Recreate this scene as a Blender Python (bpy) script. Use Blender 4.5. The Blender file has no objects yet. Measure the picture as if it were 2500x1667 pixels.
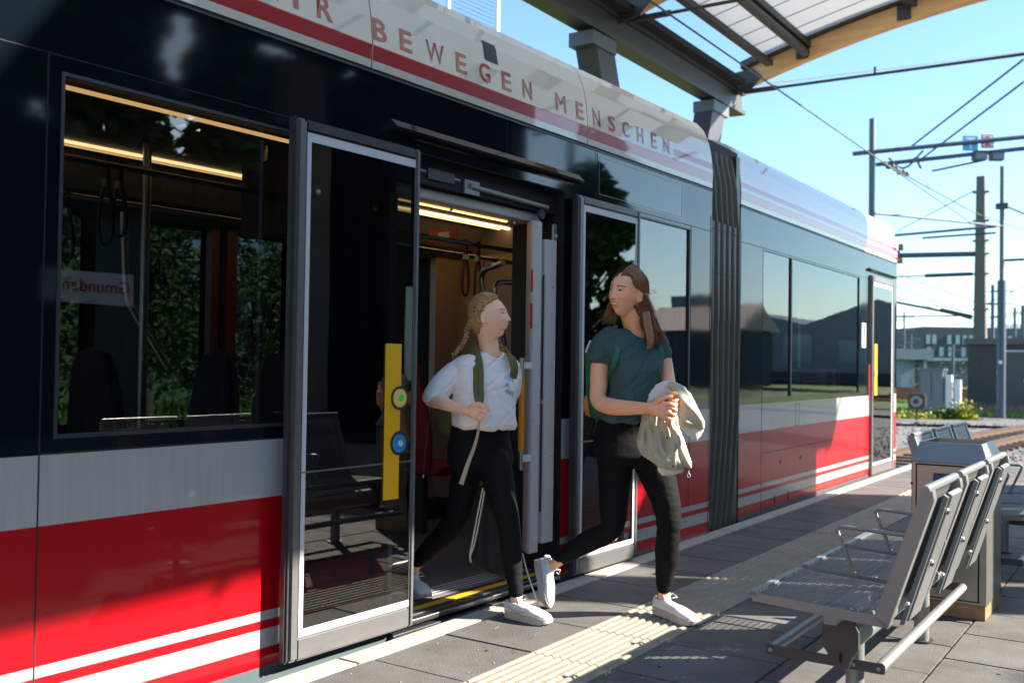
import bpy, bmesh, math, random
from mathutils import Vector, Matrix, Euler, noise
import numpy as np
R_ = math.radians
sc = bpy.context.scene
C = sc.collection
random.seed(7)
# ------------------------------------------------------------ camera, sky, sun
cam = bpy.data.cameras.new('camera'); camo = bpy.data.objects.new('camera', cam); C.objects.link(camo)
cam.sensor_width = 36.0; cam.lens = 35.0; cam.clip_end = 2000; cam.clip_start = 0.05
def _n(v): v = np.array(v, float); return v/np.linalg.norm(v)
_Y = _n([1643, 73.5, 2431]); _h = _n([643, 58.5, 2431])
_U = _n(np.cross(_h, _Y)); _U = -_U if _U[1] > 0 else _U
_X = np.cross(_Y, _U); _X = -_X if _X[0] < 0 else _X
RW = np.array([_X, _Y, _U])                     # camera (right, down, forward) -> world
cr = RW@np.array([1, 0, 0]); cu = RW@np.array([0, -1, 0]); cb = RW@np.array([0, 0, -1])
camo.matrix_world = Matrix(((cr[0], cu[0], cb[0], 0), (cr[1], cu[1], cb[1], 0), (cr[2], cu[2], cb[2], 1.22), (0, 0, 0, 1)))
cam.dof.use_dof = True; cam.dof.focus_distance = 4.6; cam.dof.aperture_fstop = 2.8
sc.camera = camo
SUN = Vector((1.0, 0.6, 0.667)).normalized()
sun = bpy.data.lights.new('sun', 'SUN'); suno = bpy.data.objects.new('sun', sun); C.objects.link(suno)
sun.energy = 5.0; sun.angle = R_(0.5); sun.color = (1.0, 0.90, 0.76)
suno.rotation_euler = SUN.to_track_quat('Z', 'Y').to_euler(); suno.location = SUN*60
w = bpy.data.worlds.new('World'); sc.world = w; w.use_nodes = True
nt = w.node_tree; bg = nt.nodes['Background']
sky = nt.nodes.new('ShaderNodeTexSky'); sky.sky_type = 'NISHITA'; sky.sun_disc = False
sky.sun_elevation = math.asin(SUN.z); sky.sun_rotation = math.atan2(SUN.x, SUN.y)
sky.air_density = 1.0; sky.dust_density = 0.5; sky.ozone_density = 0.7
tn = nt.nodes.new('ShaderNodeVectorMath'); tn.operation = 'MULTIPLY'; tn.inputs[1].default_value = (.84, 1.06, 1.22); nt.links.new(sky.outputs[0], tn.inputs[0]); nt.links.new(tn.outputs[0], bg.inputs[0]); bg.inputs[1].default_value = 0.076
sc.view_settings.view_transform = 'Standard'; sc.view_settings.look = 'None'
sc.view_settings.exposure = 1.85; sc.view_settings.gamma = 1.0
sc.cycles.max_bounces = 8; sc.cycles.transparent_max_bounces = 16
sc.cycles.caustics_reflective = False; sc.cycles.caustics_refractive = False

# ------------------------------------------------------------ materials
def mat(name, col, rough=.5, metal=0., coat=0., bump=0., bscale=60., var=0., vscale=5., spec=.5, wave=0., wscale=2., stretch=None, emit=None, estr=0., sheen=0., sss=0., creg=.03, cior=1.5):
    m = bpy.data.materials.new(name); m.use_nodes = True
    t = m.node_tree; b = t.nodes['Principled BSDF']
    b.inputs['Base Color'].default_value = (*col, 1); b.inputs['Roughness'].default_value = rough
    b.inputs['Metallic'].default_value = metal; b.inputs['Coat Weight'].default_value = coat
    b.inputs['Coat Roughness'].default_value = creg; b.inputs['Coat IOR'].default_value = cior; b.inputs['Specular IOR Level'].default_value = spec
    if sheen: b.inputs['Sheen Weight'].default_value = sheen
    if sss:
        b.inputs['Subsurface Weight'].default_value = sss; b.inputs['Subsurface Radius'].default_value = (.012, .004, .002); b.inputs['Subsurface Scale'].default_value = 1.0
    tc = t.nodes.new('ShaderNodeTexCoord'); mp = t.nodes.new('ShaderNodeMapping'); t.links.new(tc.outputs['Object'], mp.inputs[0])
    if stretch: mp.inputs['Scale'].default_value = stretch
    if var:
        n = t.nodes.new('ShaderNodeTexNoise'); n.inputs['Scale'].default_value = vscale; n.inputs['Detail'].default_value = 6; n.inputs['Roughness'].default_value = .65
        t.links.new(mp.outputs[0], n.inputs[0])
        r = t.nodes.new('ShaderNodeMapRange'); r.inputs[1].default_value = .25; r.inputs[2].default_value = .75; r.inputs[3].default_value = 1-var; r.inputs[4].default_value = 1+var
        t.links.new(n.outputs[0], r.inputs[0])
        mx = t.nodes.new('ShaderNodeVectorMath'); mx.operation = 'SCALE'; mx.inputs[0].default_value = col
        t.links.new(r.outputs[0], mx.inputs['Scale']); t.links.new(mx.outputs[0], b.inputs['Base Color'])
    last = None
    if wave:
        n = t.nodes.new('ShaderNodeTexNoise'); n.inputs['Scale'].default_value = wscale; n.inputs['Detail'].default_value = 1.5
        t.links.new(mp.outputs[0], n.inputs[0])
        bp = t.nodes.new('ShaderNodeBump'); bp.inputs['Strength'].default_value = 1; bp.inputs['Distance'].default_value = wave
        t.links.new(n.outputs[0], bp.inputs['Height']); last = bp
    if bump:
        n = t.nodes.new('ShaderNodeTexNoise'); n.inputs['Scale'].default_value = bscale; n.inputs['Detail'].default_value = 4
        t.links.new(mp.outputs[0], n.inputs[0])
        bp = t.nodes.new('ShaderNodeBump'); bp.inputs['Strength'].default_value = 1; bp.inputs['Distance'].default_value = bump
        t.links.new(n.outputs[0], bp.inputs['Height'])
        if last: t.links.new(last.outputs[0], bp.inputs['Normal'])
        last = bp
    if last:
        t.links.new(last.outputs[0], b.inputs['Normal'])
        if coat: t.links.new(last.outputs[0], b.inputs['Coat Normal'])
    if emit:
        b.inputs['Emission Color'].default_value = (*emit, 1); b.inputs['Emission Strength'].default_value = estr
    return m
def glassmat(name, tint, refl=1.0, wave=0.0):
    m = bpy.data.materials.new(name); m.use_nodes = True; t = m.node_tree
    for n in list(t.nodes):
        if n.type != 'OUTPUT_MATERIAL': t.nodes.remove(n)
    out = [n for n in t.nodes if n.type == 'OUTPUT_MATERIAL'][0]
    tr = t.nodes.new('ShaderNodeBsdfTransparent'); tr.inputs[0].default_value = (*tint, 1)
    gl = t.nodes.new('ShaderNodeBsdfGlossy'); gl.inputs['Roughness'].default_value = .008; gl.inputs[0].default_value = (refl, refl, refl, 1)
    fr = t.nodes.new('ShaderNodeFresnel'); fr.inputs[0].default_value = 1.95
    mx = t.nodes.new('ShaderNodeMixShader')
    geo = t.nodes.new('ShaderNodeNewGeometry'); inv = t.nodes.new('ShaderNodeMath'); inv.operation = 'SUBTRACT'; inv.inputs[0].default_value = 1; t.links.new(geo.outputs['Backfacing'], inv.inputs[1]); ml = t.nodes.new('ShaderNodeMath'); ml.operation = 'MULTIPLY'; t.links.new(inv.outputs[0], ml.inputs[0]); t.links.new(fr.outputs[0], ml.inputs[1])
    t.links.new(ml.outputs[0], mx.inputs[0]); t.links.new(tr.outputs[0], mx.inputs[1]); t.links.new(gl.outputs[0], mx.inputs[2]); t.links.new(mx.outputs[0], out.inputs[0])
    if wave:
        tc = t.nodes.new('ShaderNodeTexCoord'); n = t.nodes.new('ShaderNodeTexNoise'); n.inputs['Scale'].default_value = 1.3; t.links.new(tc.outputs['Object'], n.inputs[0])
        bp = t.nodes.new('ShaderNodeBump'); bp.inputs['Distance'].default_value = wave; t.links.new(n.outputs[0], bp.inputs['Height'])
        t.links.new(bp.outputs[0], gl.inputs['Normal']); t.links.new(bp.outputs[0], fr.inputs['Normal'])
    return m
M = {}
M['red'] = mat('red_paint', (0.374, 0, 0.00528), .35, spec=.3, coat=.28, wave=.0012, wscale=1.6, var=.08, vscale=2.5, stretch=(1, 5, .5))
M['white'] = mat('white_paint', (0.352, 0.3608, 0.3476), .4, coat=.4, wave=.001, wscale=1.6, var=.09, vscale=5, stretch=(1, 7, .35))
M['black'] = mat('dark_gloss_panel', (.003, .006, .0095), .05, spec=.5, wave=.0009, wscale=2.2)
M['grey'] = mat('slate_grey_skirt_paint', (0.0858, 0.1188, 0.132), .4, coat=.4, var=.12, vscale=4)
M['cream'] = mat('cream_roof_paint', (0.6512, 0.6072, 0.4928), .35, coat=.8, cior=1.6, wave=.0022, wscale=1.4, var=.04)
M['roofred'] = mat('roof_stripe_red', (.42, .0, .01), .35, coat=.8, cior=1.6, wave=.0022, wscale=1.4)
M['seam'] = mat('panel_gap', (.006, .006, .007), .8)
M['under'] = mat('underframe', (.01, .01, .01), .8)
M['rubber'] = mat('black_rubber', (.03, .032, .038), .38, bump=.0006, bscale=40, spec=.6)
M['alu'] = mat('brushed_door_frame', (0.1742, 0.1782, 0.1861), .42, metal=.55, var=.12, vscale=8, stretch=(1, 1, 6))
M['silver'] = mat('light_border', (.62, .62, .64), .45)
M['steel'] = mat('brushed_steel', (.5, .5, .5), .28, metal=1., var=.1, vscale=30, stretch=(1, 1, 8))
M['galv'] = mat('galvanised_steel', (0.2772, 0.297, 0.3036), .5, metal=.6, var=.16, vscale=14, bump=.0006)
M['cast'] = mat('dark_cast_steel', (.07, .07, .075), .55, metal=.4, bump=.0015, bscale=50)
M['seatmetal'] = mat('silver_coated_bench_metal', (0.2182, 0.2264, 0.2319), .4, metal=.35, var=.05, vscale=20)
M['binsteel'] = mat('bin_stainless', (0.2904, 0.2772, 0.2574), .36, metal=.75, var=.07, vscale=6, stretch=(1, 1, 5))
M['glass'] = glassmat('tinted_window_glass', (.46, .50, .52), .95, .0008)
M['doorglass'] = glassmat('tinted_door_glass', (.30, .325, .34), 1.0, .0005)
M['darkglass'] = mat('opaque_dark_glass', (.004, .006, .008), .02, spec=.7, wave=.0006, wscale=2)
M['yellow'] = mat('yellow_plate', (.78, .42, .005), .5)
M['orange'] = mat('orange_grip', (.85, .28, .01), .4)
M['ivory'] = mat('interior_off_white', (.52, .49, .48), .45, var=.04)
M['beige'] = mat('interior_beige_wall', (.36, .28, .22), .5)
M['ceil'] = mat('interior_ceiling', (.17, .165, .16), .5)
M['dark'] = mat('interior_dark', (.012, .012, .014), .5)
M['orangewood'] = mat('orange_interior_post', (.32, .10, .02), .4)
M['floor'] = mat('grey_tram_floor', (.17, .165, .155), .6, var=.2, vscale=300)
M['led'] = mat('warm_light_strip', (.9, .6, .3), .5, emit=(1., .52, .18), estr=.8)
M['ledhot'] = mat('warm_light_strip_core', (.9, .6, .3), .5, emit=(1., .60, .24), estr=1.7)
M['redseat'] = mat('red_seat_fabric', (.25, .008, .012), .8)
M['darkseat'] = mat('navy_seat_fabric', (.01, .011, .028), .6)
M['strap'] = mat('dark_red_strap', (.16, .016, .012), .5)
M['redtxt'] = mat('red_lettering', (.36, .002, .008), .45, coat=.8, cior=1.6, wave=.0022, wscale=1.4)
M['signred'] = mat('red_sticker', (.6, .02, .03), .5)
M['green'] = mat('green_button', (.01, .3, .05), .3, emit=(0, .8, .15), estr=.06)
M['blue'] = mat('blue_button', (.03, .25, .52), .35)
M['btnyellow'] = mat('pale_yellow_button', (.85, .58, .16), .35)
M['btnwhite'] = mat('white_button', (.6, .6, .55), .4)
M['bellow'] = mat('bellows_rubber', (0.1062, 0.09775, 0.08075), .5, var=.2, vscale=6, spec=.4)
M['bellowdark'] = mat('bellows_dark', (.012, .012, .012), .7)
M['kerb'] = mat('pale_kerb_concrete', (.43, .385, .34), .85, bump=.003, bscale=70, var=.14, vscale=9)
M['paver'] = mat('dark_grey_paver', (0.1077, 0.1052, 0.1014), .85, bump=.0035, bscale=150, var=.38, vscale=3.3)
M['paver2'] = mat('mid_grey_paver', (0.1204, 0.1184, 0.1153), .85, bump=.0035, bscale=150, var=.38, vscale=3.3)
M['tactile'] = mat('beige_tactile_paving', (0.2838, 0.2574, 0.2046), .85, bump=.003, bscale=120, var=.2, vscale=7)
M['gumspot'] = mat('dark_gum_spot', (.03, .03, .03), .9)
M['grillegrey'] = mat('grille_grey', (.16, .155, .14), .7)
M['joint'] = mat('sandy_joint', (.03, .028, .025), .95)
M['wood'] = mat('glulam_timber', (.86, .53, .25), .6, var=.25, vscale=3, stretch=(.6, 4, 10), bump=.001)
M['canopysteel'] = mat('grey_painted_steel', (.055, .055, .061), .5, var=.1, vscale=3, metal=.2)
M['bluegrey'] = mat('blue_grey_steel', (0.0594, 0.0792, 0.1188), .5, metal=.1)
M['polegrey'] = mat('galvanised_pole', (0.1056, 0.1254, 0.1452), .55, metal=.3)
M['wire'] = mat('overhead_wire', (.06, .065, .06), .6)
M['concrete'] = mat('concrete', (0.1267, 0.1241, 0.1162), .9, var=.12, vscale=2, bump=.004)
M['signblue'] = mat('sign_blue', (.08, .42, .75), .5)
M['signwhite'] = mat('sign_white', (.8, .8, .8), .5)
M['navy'] = mat('navy_label', (.015, .03, .13), .4)
M['rust'] = mat('rust_stained_base', (.30, .19, .09), .6, var=.35, vscale=14, metal=.2)
def rusty_rail(name, c): return mat(name, c, .6, metal=.3, var=.2, vscale=5)
M['railtop'] = mat('polished_rail', (.35, .38, .42), .25, metal=1.)
M['railside'] = rusty_rail('rusty_rail_web', (.10, .06, .04))
M['ballast'] = mat('ballast_stone', (0.1663, 0.1602, 0.1602), .9, var=.45, vscale=9, bump=.05, bscale=14)
M['stone'] = mat('loose_stone', (0.2094, 0.2033, 0.2033), .9, var=.5, vscale=1.7)
M['rustbed'] = mat('rust_stained_ballast', (0.2112, 0.1056, 0.05984), .95, var=.35, vscale=1.4, bump=.05, bscale=9)
M['grass'] = mat('grass_ground', (0.09152, 0.1478, 0.02464), .9, var=.45, vscale=1.2, bump=.05, bscale=8)
M['asphalt'] = mat('asphalt', (.07, .07, .07), .9, var=.15)

# ------------------------------------------------------------ mesh helper
class MB:
    def __init__(s, xf=None): s.v = []; s.f = []; s.m = []; s.mats = []; s.xf = xf; s.uvs = None
    def mi(s, m):
        m = M[m] if isinstance(m, str) else m
        if m not in s.mats: s.mats.append(m)
        return s.mats.index(m)
    def add(s, vs, fs, m):
        o = len(s.v); i = s.mi(m)
        for p in vs: s.v.append(tuple(s.xf(p)) if s.xf else tuple(p))
        for f in fs: s.f.append([a+o for a in f]); s.m.append(i)
        return s
    def box(s, x0, x1, y0, y1, z0, z1, m, rot=None):
        vs = [(x, y, z) for x in (x0, x1) for y in (y0, y1) for z in (z0, z1)]
        if rot: vs = [rot(p) for p in vs]
        return s.add(vs, [(0, 1, 3, 2), (4, 6, 7, 5), (0, 4, 5, 1), (2, 3, 7, 6), (0, 2, 6, 4), (1, 5, 7, 3)], m)
    def rbox(s, x0, x1, y0, y1, z0, z1, m, b=.004):
        # box with chamfered edges
        bm = bmesh.new(); bmesh.ops.create_cube(bm, size=1)
        for v in bm.verts: v.co = Vector(((x0+x1)/2+v.co.x*(x1-x0), (y0+y1)/2+v.co.y*(y1-y0), (z0+z1)/2+v.co.z*(z1-z0)))
        bmesh.ops.bevel(bm, geom=bm.edges[:], offset=b, segments=2, affect='EDGES')
        s.add([v.co.copy() for v in bm.verts], [[v.index for v in f.verts] for f in bm.faces], m); bm.free(); return s
    def tube(s, path, r, m, seg=10, closed=False, flat=1.0, up=None, caps=True):
        P = [Vector(p) for p in path]; n = len(P); rr = r if isinstance(r, (list, tuple)) else [r]*n
        vs = []; fs = []; ref = Vector(up) if up else None; prev = None
        for i in range(n):
            a = P[(i-1) % n] if (closed or i > 0) else P[i]; b = P[(i+1) % n] if (closed or i < n-1) else P[i]
            t = (b-a).normalized() if (b-a).length > 1e-9 else Vector((0, 0, 1))
            if prev is None:
                q = ref if ref else (Vector((0, 0, 1)) if abs(t.z) < .9 else Vector((0, 1, 0)))
                x = (q-t*q.dot(t)).normalized()
            else:
                x = prev-t*prev.dot(t); x = x.normalized() if x.length > 1e-6 else prev
            prev = x; y = t.cross(x)
            ra = rr[i]; rx, ry = ra if isinstance(ra, (tuple, list)) else (ra, ra*flat)
            for k in range(seg):
                th = 2*math.pi*k/seg; vs.append(P[i]+x*(math.cos(th)*rx)+y*(math.sin(th)*ry))
        for i in range(n if closed else n-1):
            for k in range(seg):
                a = i*seg+k; b = i*seg+(k+1) % seg; j = (i+1) % n
                fs.append((a, b, j*seg+(k+1) % seg, j*seg+k))
        if caps and not closed: fs.append(list(range(seg))[::-1]); fs.append(list(range((n-1)*seg, n*seg)))
        return s.add(vs, fs, m)
    def ribbon(s, path, wdt, th, m, normal):
        # flat strap: width direction from tangent x normal
        P = [Vector(p) for p in path]; vs = []; n = len(P)
        ns = normal if isinstance(normal, list) else [normal]*n
        for i in range(n):
            t = (P[min(i+1, n-1)]-P[max(i-1, 0)]).normalized(); nn = Vector(ns[i]); nn = (nn-t*nn.dot(t)).normalized(); sd = t.cross(nn)
            ww = wdt[i] if isinstance(wdt, list) else wdt
            for a, b in ((-.5, -.5), (.5, -.5), (.5, .5), (-.5, .5)): vs.append(P[i]+sd*(a*ww)+nn*(b*th))
        fs = [(i*4+k, i*4+(k+1) % 4, i*4+4+(k+1) % 4, i*4+4+k) for i in range(n-1) for k in range(4)]
        fs += [(3, 2, 1, 0), (n*4-4, n*4-3, n*4-2, n*4-1)]
        return s.add(vs, fs, m)
    def prism(s, poly, axis, a0, a1, m):
        # poly of 2-tuples extruded along axis 0/1/2
        n = len(poly)
        def mk(p, a):
            return (a, p[0], p[1]) if axis == 0 else ((p[0], a, p[1]) if axis == 1 else (p[0], p[1], a))
        vs = [mk(p, a0) for p in poly]+[mk(p, a1) for p in poly]
        fs = [(i, (i+1) % n, n+(i+1) % n, n+i) for i in range(n)]+[list(range(n))[::-1], list(range(n, 2*n))]
        return s.add(vs, fs, m)
    def sphere(s, c, r, m, u=16, v=10, rot=None):
        rx, ry, rz = r if isinstance(r, (tuple, list)) else (r, r, r); vs = []; fs = []
        for j in range(v+1):
            ph = math.pi*j/v
            for i in range(u):
                th = 2*math.pi*i/u; p = Vector((rx*math.sin(ph)*math.cos(th), ry*math.sin(ph)*math.sin(th), rz*math.cos(ph)))
                if rot: p = rot@p
                vs.append(p+Vector(c))
        for j in range(v):
            for i in range(u): fs.append((j*u+i, (j+1)*u+i, (j+1)*u+(i+1) % u, j*u+(i+1) % u))
        return s.add(vs, fs, m)
    def disc(s, c, n, r, th, m, seg=24, flat=1.0):
        c = Vector(c); n = Vector(n).normalized(); return s.tube([c-n*th/2, c+n*th/2], r, m, seg, flat=flat)
    def split(s, name, parent=None, **kw):
        # one object for each connected piece
        r = list(range(len(s.v)))
        def fd(a):
            while r[a] != a: r[a] = r[r[a]]; a = r[a]
            return a
        for f in s.f:
            for a in f[1:]: r[fd(a)] = fd(f[0])
        gs = {}
        for i, f in enumerate(s.f): gs.setdefault(fd(f[0]), []).append(i)
        out = []
        for g_ in gs.values():
            q = MB(); q.mats = list(s.mats); mp = {}
            for i in g_:
                q.f.append([mp.setdefault(a, len(mp)) for a in s.f[i]]); q.m.append(s.m[i])
            q.v = [None]*len(mp)
            for a, b in mp.items(): q.v[b] = s.v[a]
            out.append(q.build(name, parent, **kw))
        return out
    def build(s, name, parent=None, smooth=False, angle=None, bevel=0):
        me = bpy.data.meshes.new(name); me.from_pydata(s.v, [], s.f)
        for mm in s.mats: me.materials.append(mm)
        me.polygons.foreach_set('material_index', s.m); me.update()
        bm = bmesh.new(); bm.from_mesh(me); bmesh.ops.recalc_face_normals(bm, faces=bm.faces[:]); bm.to_mesh(me); bm.free()
        o = bpy.data.objects.new(name, me); C.objects.link(o)
        if smooth:
            for p in me.polygons: p.use_smooth = True
            me.set_sharp_from_angle(angle=R_(angle or 40))
        if bevel:
            b = o.modifiers.new('bevel', 'BEVEL'); b.width = bevel; b.segments = 2; b.limit_method = 'ANGLE'
        if parent: par(o, parent)
        return o
def par(o, p):
    o.parent = p; o.matrix_parent_inverse = Matrix.Translation(-p.location) if p.type == 'EMPTY' else Matrix.Identity(4)
def tag(o, label=None, cat=None, group=None, kind=None):
    if label: o['label'] = label
    if cat: o['category'] = cat
    if group: o['group'] = group
    if kind: o['kind'] = kind
    return o
def thing(name, label, cat, loc=(0, 0, 0), group=None):
    o = bpy.data.objects.new(name, None); C.objects.link(o); o.location = loc; o.empty_display_size = .1
    return tag(o, label, cat, group)
def copy_thing(root, off, label, group=None):
    r = root.copy(); C.objects.link(r); r.location = root.location+Vector(off); r['label'] = label
    if group: r['group'] = group
    def rec(a, b):
        for ch in [c for c in bpy.data.objects if c.parent == a]:
            d = ch.copy(); C.objects.link(d); k = ch.matrix_parent_inverse.copy(); d.parent = b; d.matrix_parent_inverse = k; rec(ch, d)
    rec(root, r); return r
# ------------------------------------------------------------ platform and ground
# ground sheet
g = MB(); g.add([(-400, -200, -.62), (400, -200, -.62), (400, 600, -.62), (-400, 600, -.62)], [(0, 1, 2, 3)], 'grass'); tag(g.build('ground'), kind='structure')
g = MB(); g.add([(-9, -12, -.55), (30, -12, -.55), (30, 46, -.55), (-9, 46, -.55)], [(0, 1, 2, 3)], 'ballast'); tag(g.build('gravel_bed'), kind='structure')
PEND = 13.9
def platform():
    b = MB(); b.box(-2.86, 8.45, -20, PEND, -.5, -.022, 'joint'); tag(b.build('platform_base'), kind='structure')
    b = MB(); b.box(2.61, 8.44, -20, PEND, -.02, -.002, 'paver'); tag(b.build('platform_paving'), kind='structure')
    kb = MB(); y = -6.0
    while y < PEND:
        y1 = min(y+1.0, PEND); kb.rbox(-2.868, -2.745, y+.004, y1-.004, -.3, .001, 'kerb', .006); y = y1
    tag(kb.build('kerb'), kind='structure')
    pv = MB(); rnd = random.Random(3)
    xs = [(-2.741, -2.274), (-1.882, -1.370), (-1.364, -.848), (-.842, -.328), (-.322, .192), (.198, .71), (.716, 1.23), (1.236, 1.75), (1.756, 2.6)]
    for ci, (x0, x1) in enumerate(xs):
        off = (.0, .0, .237, .03, .25, .0, .2, .1, .3)[ci]; y = 3.55-.475*20+off
        L = .475 if ci < 2 else .475
        while y < PEND-.1:
            dz = rnd.uniform(-.0015, .0015); pv.rbox(x0, x1, y+.003, min(y+L, PEND)-.003, -.06, -.001+dz, 'paver' if rnd.random() < .6 else 'paver2', .004); y += L
    tag(pv.build('paving_slabs'), kind='structure')
    tp = MB(); y = 3.55-.475*20
    while y < PEND-.1:
        n = 54; x0, x1 = -2.268, -1.888; vs = []; y0, y1 = y+.004, min(y+.475, PEND)-.004; dz = rnd.uniform(-.001, .001)
        for i in range(n+1):
            u = i/n; x = x0+(x1-x0)*u; c = math.cos(2*math.pi*u*9.0); z = .0035*max(-1, min(1, c*1.7))-.001+dz
            vs += [(x, y0, z), (x, y1, z)]
        base = len(vs); vs += [(x0, y0, -.05), (x1, y0, -.05), (x0, y1, -.05), (x1, y1, -.05)]
        fs = [(2*i, 2*i+2, 2*i+3, 2*i+1) for i in range(n)]
        fs += [[2*i for i in range(n+1)]+[base+1, base], [2*i+1 for i in range(n+1)][::-1]+[base+2, base+3], (0, base, base+2, 1), (2*n, 2*n+1, base+3, base+1)]
        tp.add(vs, fs, 'tactile'); y += .475
    tag(tp.build('tactile_paving'), kind='structure')
    gr = MB(); rnd = random.Random(9)
    for i in range(900):
        x = rnd.uniform(-2.75, .6); y = 2.0+rnd.random()**1.5*8; r = rnd.uniform(.0012, .0036)
        bm = bmesh.new(); bmesh.ops.create_icosphere(bm, subdivisions=1, radius=r)
        gr.add([Vector((v.co.x*rnd.uniform(.7, 1.5)+x, v.co.y*rnd.uniform(.7, 1.4)+y, v.co.z*.7+.002)) for v in bm.verts], [[v.index for v in f.verts] for f in bm.faces], 'kerb' if rnd.random() < .6 else 'ballast'); bm.free()
    for i in range(70):
        x = rnd.uniform(-2.7, .6); y = rnd.uniform(2.2, 9); r = rnd.uniform(.006, .016); gr.tube([(x, y, -.001), (x, y, .0018)], (r, r*rnd.uniform(.6, 1)), 'gumspot', 9) if x < -2.28 or x > -1.87 else None
    for i in range(14):
        x = rnd.uniform(-2.7, 0); y = rnd.uniform(2.5, 6); a = rnd.uniform(0, 6.28); l = rnd.uniform(.02, .07); gr.tube([(x, y, .003), (x+l*math.cos(a), y+l*math.sin(a), .004)], .0012, 'tactile', 4)
    tag(gr.build('grit'), 'tiny pale stone crumbs scattered over the platform paving', 'grit', kind='stuff')
platform()

# ------------------------------------------------------------ tram
CS, SN = math.cos(math.atan(.032)), math.sin(math.atan(.032))
def W1(p): a, t, z = p; return (-2.98+.032*(t-2.75)+a*CS, t-a*SN, z)
def W2(p): a, t, z = p; return (-2.93+a, t, z)
tram = thing('tram', 'long red and white tram with black window band and open double door', 'tram', (-4.1, 5.5, -.3))
def panel(mb, t0, t1, z0, z1, m, holes=(), a=0., mm=None):
    ts = sorted({t0, t1, *[max(t0, min(t1, h[i])) for h in holes for i in (0, 1)]}); zs = sorted({z0, z1, *[max(z0, min(z1, h[i])) for h in holes for i in (2, 3)]})
    for i in range(len(ts)-1):
        for j in range(len(zs)-1):
            ct, cz = (ts[i]+ts[i+1])/2, (zs[j]+zs[j+1])/2
            if any(h[0] < ct < h[1] and h[2] < cz < h[3] for h in holes): continue
            mb.add([(a, ts[i], zs[j]), (a, ts[i+1], zs[j]), (a, ts[i+1], zs[j+1]), (a, ts[i], zs[j+1])], [(0, 1, 2, 3)], m)
def reveal(mb, t0, t1, z0, z1, d, m):   # frame faces inside an opening, depth d inward
    for (p, q) in (((t0, z0), (t1, z0)), ((t1, z0), (t1, z1)), ((t1, z1), (t0, z1)), ((t0, z1), (t0, z0))):
        mb.add([(0, p[0], p[1]), (0, q[0], q[1]), (-d, q[0], q[1]), (-d, p[0], p[1])], [(0, 1, 2, 3)], m)
BANDS = [(-.32, .016, 'grey'), (.016, .089, 'red'), (.089, .162, 'white'), (.162, .196, 'red'), (.196, .232, 'white'), (.232, .675, 'red'), (.675, .9, 'white'), (.9, 2.485, 'black')]
ROOF = [(0, 2.5), (0.004, 2.6), (-.008, 2.72), (-.03, 2.83), (-.07, 2.925), (-.13, 2.99), (-.24, 3.04), (-.5, 3.075), (-1.15, 3.10)]
def seams(mb, lst):
    for s in lst: # (t0,t1,z0,z1)
        mb.box(-.004, .0012, s[0], s[1], s[2], s[3], 'seam')
def section(xf, t0, t1, holes, name, seamlist, tend=None):
    b = MB(xf)
    for z0, z1, m in BANDS: panel(b, t0, t1, z0, z1, m, [h for h in holes])
    b.box(-.012, -.002, t0, t1, 2.485, 2.5, 'seam')
    b.box(-.002, .006, t0, t1, 2.478, 2.486, 'rubber')
    for h in holes: reveal(b, *h, .05, 'dark')
    seams(b, seamlist)
    # end walls (ring around the gangway), far side
    w = -2.36
    for t in (t0, t1):
        b.add([(0, t, -.3), (0, t, 2.48), (-.22, t, 2.48), (-.22, t, -.3)], [(0, 1, 2, 3)], 'dark')
        b.add([(w, t, -.3), (w, t, 2.48), (w+.22, t, 2.48), (w+.22, t, -.3)], [(0, 1, 2, 3)], 'dark')
        b.add([(0, t, 2.3), (0, t, 2.48), (w, t, 2.48), (w, t, 2.3)], [(0, 1, 2, 3)], 'dark')
        b.add([(w, t, -.32), (0, t, -.32), (0, t, .0), (w, t, .0)], [(0, 1, 2, 3)], 'dark')
    b.add([(0, t0, -.3), (0, t1, -.3), (w, t1, -.3), (w, t0, -.3)], [(0, 1, 2, 3)], 'under')
    return b.build(name, tram)
def roof(xf, t0, t1, name, second=None, seamt=()):
    b = MB(xf); prof = ROOF
    STR = [(2.535, 2.605)]
    def seg(ta, tb, stripes):
        pts = list(prof)
        zs = sorted({z for s in stripes for z in s})
        full = []
        for i in range(len(pts)-1):
            full.append(pts[i])
            for z in zs:
                if pts[i][1] < z < pts[i+1][1]:
                    f = (z-pts[i][1])/(pts[i+1][1]-pts[i][1]); full.append((pts[i][0]+f*(pts[i+1][0]-pts[i][0]), z))
        full.append(pts[-1]); vs = []
        for a, z in full: vs += [(a, ta, z), (a, tb, z)]
        for i in range(len(full)-1):
            zc = (full[i][1]+full[i+1][1])/2
            m = 'roofred' if any(s0 < zc < s1 for s0, s1 in stripes) else 'cream'
            b.add([vs[2*i], vs[2*i+1], vs[2*i+3], vs[2*i+2]], [(0, 1, 2, 3)], m)
            b.add([(-2.36-p[0], p[1], p[2]) for p in (vs[2*i], vs[2*i+1], vs[2*i+3], vs[2*i+2])], [(0, 1, 2, 3)], m)
        for t in (ta, tb):
            poly = [(a, t, z) for a, z in full]+[(-2.36-a, t, z) for a, z in full[::-1]]
            b.add(poly, [list(range(len(poly)))], 'cream')
    cuts = [t0]+list(seamt)+[t1]
    for i in range(len(cuts)-1):
        ta, tb = cuts[i]+(.004 if i else 0), cuts[i+1]-(.004 if i < len(cuts)-2 else 0)
        if second is not None and ta < second < tb:
            seg(ta, second, STR); seg(second, tb, STR+[(2.635, 2.68)])
        elif second is not None and ta >= second: seg(ta, tb, STR+[(2.635, 2.68)])
        else: seg(ta, tb, STR)
    for t in seamt: b.prism([(a-.02, z) for a, z in prof]+[(-2.34, 3.0), (-2.34, 2.5)], 1, t-.004, t+.004, 'seam')
    return b.build(name, tram, smooth=True, angle=35)
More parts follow.
